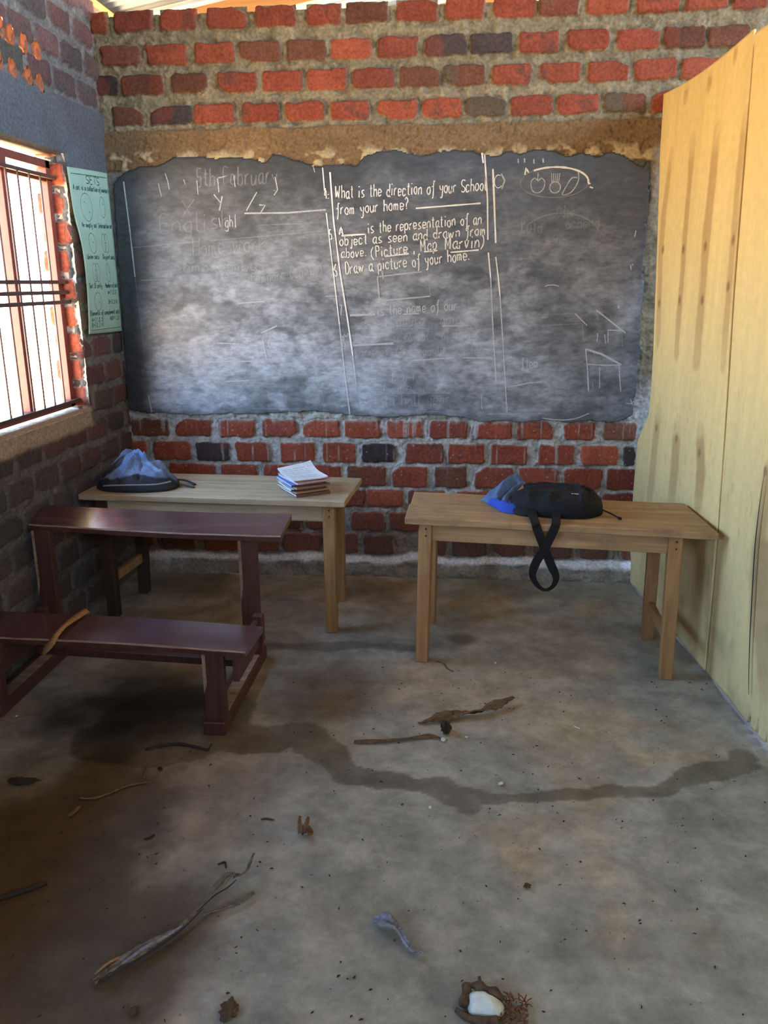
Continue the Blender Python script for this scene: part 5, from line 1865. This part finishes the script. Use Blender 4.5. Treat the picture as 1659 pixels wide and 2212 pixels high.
fibre('fibre_strip', 'long twisted dry fibre strip with forked end on the near left floor', 'dry leaf fibre',
      [(1.01,-2.914), (1.046,-2.873), (1.101,-2.804), (1.156,-2.738), (1.193,-2.663), (1.221,-2.609), (1.244,-2.563), (1.269,-2.548)], [.022, .030, .024, .012, .010, .020, .018, .008], M['bark_pale'], lift=[0, .004, .008, .006, .012, .022, .030, .022], seed=3, curl=.45,
      extra=[([(1.253,-2.562), (1.282,-2.547), (1.293,-2.526), (1.299,-2.505)], [.010, .008, .007, .004], [.022, .028, .045, .062]), ([(1.206,-2.686), (1.243,-2.662), (1.284,-2.63), (1.319,-2.594)], [.012, .014, .014, .010], [.004, .004, .004, .004])])
big = [o for o in COL.objects if o.name == 'fibre_strip'][0]
for nm_, mt_, pts_, wd_ in (('highlight_strand', 'grey_leaf', [(1.059,-2.869), (1.095,-2.82), (1.129,-2.776), (1.166,-2.733)], .013), ('orange_strand', 'bark_orange', [(1.008,-2.901), (1.03,-2.867), (1.055,-2.837), (1.078,-2.806)], .009), ('dark_strand', 'dark_bit', [(1.029,-2.926), (1.066,-2.888), (1.118,-2.818), (1.168,-2.748), (1.203,-2.675)], .006), ('dark_strand', 'dark_bit', [(1.188,-2.688), (1.217,-2.63), (1.243,-2.586), (1.26,-2.556)], .005)):  # the pale strand is the bluish highlight along the fibre, put in as colour
    mm = MB()
    q_ = smooth_line([(p[0], p[1], .019 + .004 * math.sin(i * 2)) for i, p in enumerate(pts_)], 6)
    mm.tube(q_, [wd_ / 2 * (0.4 + 0.6 * math.sin(math.pi * (i + 1) / (len(q_) + 1))) for i in range(len(q_))], 6, flat=0.5)
    mm.build(nm_, M[mt_], big, True)
fibre('leaf_strip', 'broad brown dry leaf strip on the floor in front of the brown table', 'dry leaf', [(1.714,-1.664), (1.777,-1.639), (1.864,-1.601), (1.952,-1.573), (2.016,-1.525), (2.082,-1.465)], [.010, .032, .040, .030, .040, .014], M['bark'], lift=[0, .002, .006, .008, .012, .016], seed=5, curl=.4)
fibre('leaf_strip', 'thin straight brown leaf strip lying beside the small black lump', 'dry leaf', [(1.491,-1.808), (1.549,-1.806), (1.632,-1.787), (1.714,-1.765), (1.772,-1.751), (1.803,-1.764)], [.012, .020, .016, .014, .018, .008], M['bark'], seed=7, curl=.25)
clod('debris_lump', 'small black husk lump at the end of the thin leaf strip', 'debris', (1.817,-1.712), .018, .022, .022, .3, M['dark_bit'], 3)
clod('debris_lump', 'tiny white crumb touching the small black husk lump', 'debris', (1.81,-1.773), .007, .009, .007, .6, M['white_bit'], 4)
twig('twig', 'thin curved twig on the dim floor in front of the bench', 'twig', [(0.648,-2.209), (0.698,-2.208), (0.739,-2.177), (0.777,-2.135), (0.838,-2.107)], .0042, M['bark'], seed=4)
twig('twig', 'dark bent stick at the edge of the shadow below the bench', 'twig', [(0.753,-1.919), (0.799,-1.891), (0.861,-1.874), (0.925,-1.887), (0.985,-1.906)], .0055, M['dark_bit'], seed=6, sub=[([(*(0.982,-1.906), .006), (*(0.989,-1.885), .02)], .003)])
clod('debris_lump', 'long dark clod of dirt near the left edge of the floor', 'debris', (0.42,-2.148), .045, .014, .012, .12, M['dark_bit'], 8)
twig('twig', 'straight dark stick reaching in from the left edge near the fibre strip', 'twig', [(0.621,-2.685), (0.657,-2.656), (0.696,-2.63), (0.733,-2.595)], .0075, M['dark_bit'], seed=9)
fibre('curled_leaf', 'small curled brown leaf standing up on the middle of the floor', 'dry leaf', [(1.401,-2.339), (1.413,-2.332), (1.432,-2.324)], [.030, .034, .010], M['bark'], lift=[.002, .006, .002], seed=11, curl=.55,
      extra=[([(1.397,-2.335), (1.391,-2.318), (1.387,-2.297)], [.016, .012, .006], [.004, .020, .036]), ([(1.409,-2.325), (1.411,-2.306), (1.413,-2.29)], [.018, .014, .006], [.006, .018, .030])])
fibre('crumpled_leaf', 'crumpled silvery grey leaf with a twisted brown tail on the near floor', 'dry leaf', [(1.65,-2.664), (1.677,-2.676), (1.705,-2.691), (1.725,-2.708)], [.014, .040, .036, .014], M['grey_leaf'], lift=[.006, .012, .012, .008], seed=13, curl=.35,
      extra=[([(1.722,-2.702), (1.736,-2.731), (1.756,-2.756), (1.785,-2.762)], [.016, .014, .018, .008], [.010, .010, .006, .002])])
# fruit remains at the lower edge
FRT = empty('fruit_remains', (*(1.929,-2.893), 0), 0, 'gnawed pale fruit piece in a brown husk at the bottom edge of the floor', 'fruit')
c = (1.929,-2.901)
out = [(1.89,-2.891), (1.894,-2.874), (1.924,-2.868), (1.947,-2.884), (1.974,-2.899), (1.973,-2.919), (1.954,-2.934), (1.923,-2.928), (1.897,-2.926)]
lump('flesh', M['white_bit'], FRT, out, [], [], 71, 0.004, 0.030, nr=18, na=60, creases=0.004)
out = [(1.881,-2.907), (1.885,-2.875), (1.899,-2.862), (1.924,-2.865), (1.971,-2.89), (1.974,-2.899), (1.945,-2.883), (1.913,-2.875), (1.894,-2.886), (1.888,-2.904)]
m = MB()
hz = smooth_line([(*(1.883,-2.91), .012), (*(1.885,-2.882), .020), (*(1.897,-2.864), .024), (*(1.924,-2.868), .026), (*(1.95,-2.881), .028), (*(1.974,-2.893), .022)], 5)
m.tube(hz, [.010 + .004 * math.sin(i) for i in range(len(hz))], 7)
hz = smooth_line([(*(1.866,-2.916), .006), (*(1.892,-2.937), .008), (*(1.922,-2.946), .012), (*(1.958,-2.943), .012)], 5)
m.tube(hz, [.006 + .006 * i / len(hz) for i in range(len(hz))], 7)
m.tube(smooth_line([(*(1.918,-2.856), .045), (*(1.922,-2.866), .034), (*(1.937,-2.877), .028)], 4), .004, 6)
child(m.build('husk', M['husk'], None, True), FRT)
m = MB()
rr = random.Random(2)
for k in range(70):
    a = Vector((*(1.978,-2.899), .004)) + Vector((rr.uniform(-.012, .05), rr.uniform(-.05, .022), rr.uniform(0, .006)))
    b = a + Vector((rr.uniform(-.02, .02), rr.uniform(-.02, .02), rr.uniform(0, .012)))
    m.tube([a, (a + b) / 2 + Vector((0, 0, .004)), b], .0016, 4)
child(m.build('fibres', M['fibre_red'], None, True), FRT)
for nm, lab, p, a, b, c3, rz, mt in (
        ('debris_lump', 'small dark pod lying right of the tiny twig on the dim floor', (346,1664), .009, .005, .005, -.4, 'dark_bit'),
        ('debris_lump', 'narrow brown seed pod lying below the thin curved twig', (160,1757), .007, .024, .005, -.25, 'bark'),
        ('debris_lump', 'brown crumbled clod at the bottom edge left of the fruit', (495,2188), .018, .024, .008, .2, 'husk'),
        ('debris_lump', 'small brown clod below the lower end of the long fibre strip', (290,2190), .008, .012, .005, -.5, 'husk'),
        ('debris_lump', 'brown dead bud near the right of the near floor', (1138,1918), .008, .006, .006, .3, 'husk'),
        ('paper_scrap', 'tiny white paper scrap right of the small black husk lump', (1008,1594), .005, .004, .002, .5, 'white_bit'),
        ('paper_scrap', 'tiny white paper scrap below the spilt water in the middle', (929,1747), .004, .006, .003, .2, 'white_bit'),
        ('paper_scrap', 'tiny white paper scrap lying under the brown table', (1070,1434), .004, .005, .003, .1, 'white_bit'),
        ('paper_scrap', 'pale crumb with grey stalk just above the water trail', (1082,1696), .008, .005, .004, .6, 'white_bit'),
        ('paper_scrap', 'tiny white speck on the dark floor by the left edge', (36,1549), .004, .004, .003, .1, 'white_bit')):
    clod(nm, lab, 'debris' if nm != 'paper_scrap' else 'scrap', (0.2,-1.895) if False else {k: v for k, v in (
        ((346,1664), (0.852,-2.032)), ((160,1757), (0.665,-2.285)), ((495,2188), (1.351,-2.962)), ((290,2190), (1.136,-2.983)), ((1138,1918), (2.056,-2.501)), ((1008,1594), (1.895,-1.741)), ((929,1747), (1.778,-2.17)), ((1070,1434), (2.022,-1.126)), ((1082,1696), (2.006,-2.025)), ((36,1549), (0.173,-1.728)))}[p], a, b, c3, rz, M[mt], int(p[0]))
twig('twig', 'tiny brown twig standing between the two small twigs on the dim floor', 'twig', [(0.818,-2.092), (0.808,-2.058), (0.803,-2.025)], .0035, M['bark'], seed=14)
twig('twig', 'short brown splinter left of the small curled leaf', 'twig', [(1.256,-2.267), (1.274,-2.263), (1.297,-2.266)], .0032, M['bark'], seed=15)
twig('twig', 'hooked dark fibre at the foot of the brown table front leg', 'twig', [(1.765,-1.127), (1.798,-1.143), (1.814,-1.191), (1.843,-1.219)], .0030, M['bark'], seed=16)
twig('twig', 'thin white straw right of the broad brown leaf strip', 'twig', [(2.294,-1.631), (2.303,-1.641), (2.313,-1.65)], .0025, M['white_bit'], seed=17)
twig('twig', 'small dark wisp on the dim floor left of the small curled leaf', 'twig', [(0.934,-2.392), (0.945,-2.383), (0.956,-2.367)], .0030, M['dark_bit'], seed=18)
twig('twig', 'curled dark wisp above the forked end of the long fibre strip', 'twig', [(1.184,-2.484), (1.193,-2.475), (1.203,-2.474), (1.213,-2.491)], .0028, M['dark_bit'], seed=19)
# dust specks nobody could count
m = MB()
rr = random.Random(31)
for k in range(260):
    x, y = rr.uniform(0.5, 2.9), rr.uniform(-3.1, -1.2)
    if x < 1.15 and y > -1.85:
        continue
    a = rr.uniform(0, 6.28)
    l_ = rr.uniform(.0015, .0055)
    m.tube([(x, y, .0035), (x + l_ * math.cos(a), y + l_ * math.sin(a), .0042), (x + 2 * l_ * math.cos(a + .3), y + 2 * l_ * math.sin(a + .3), .0035)], [.0008, rr.uniform(.0012, .003), .0008], 5)
tag(m.build('floor_crumbs', M['dark_bit'], None, True), 'dark crumbs and specks scattered over the concrete floor', 'crumbs', None, 'stuff')
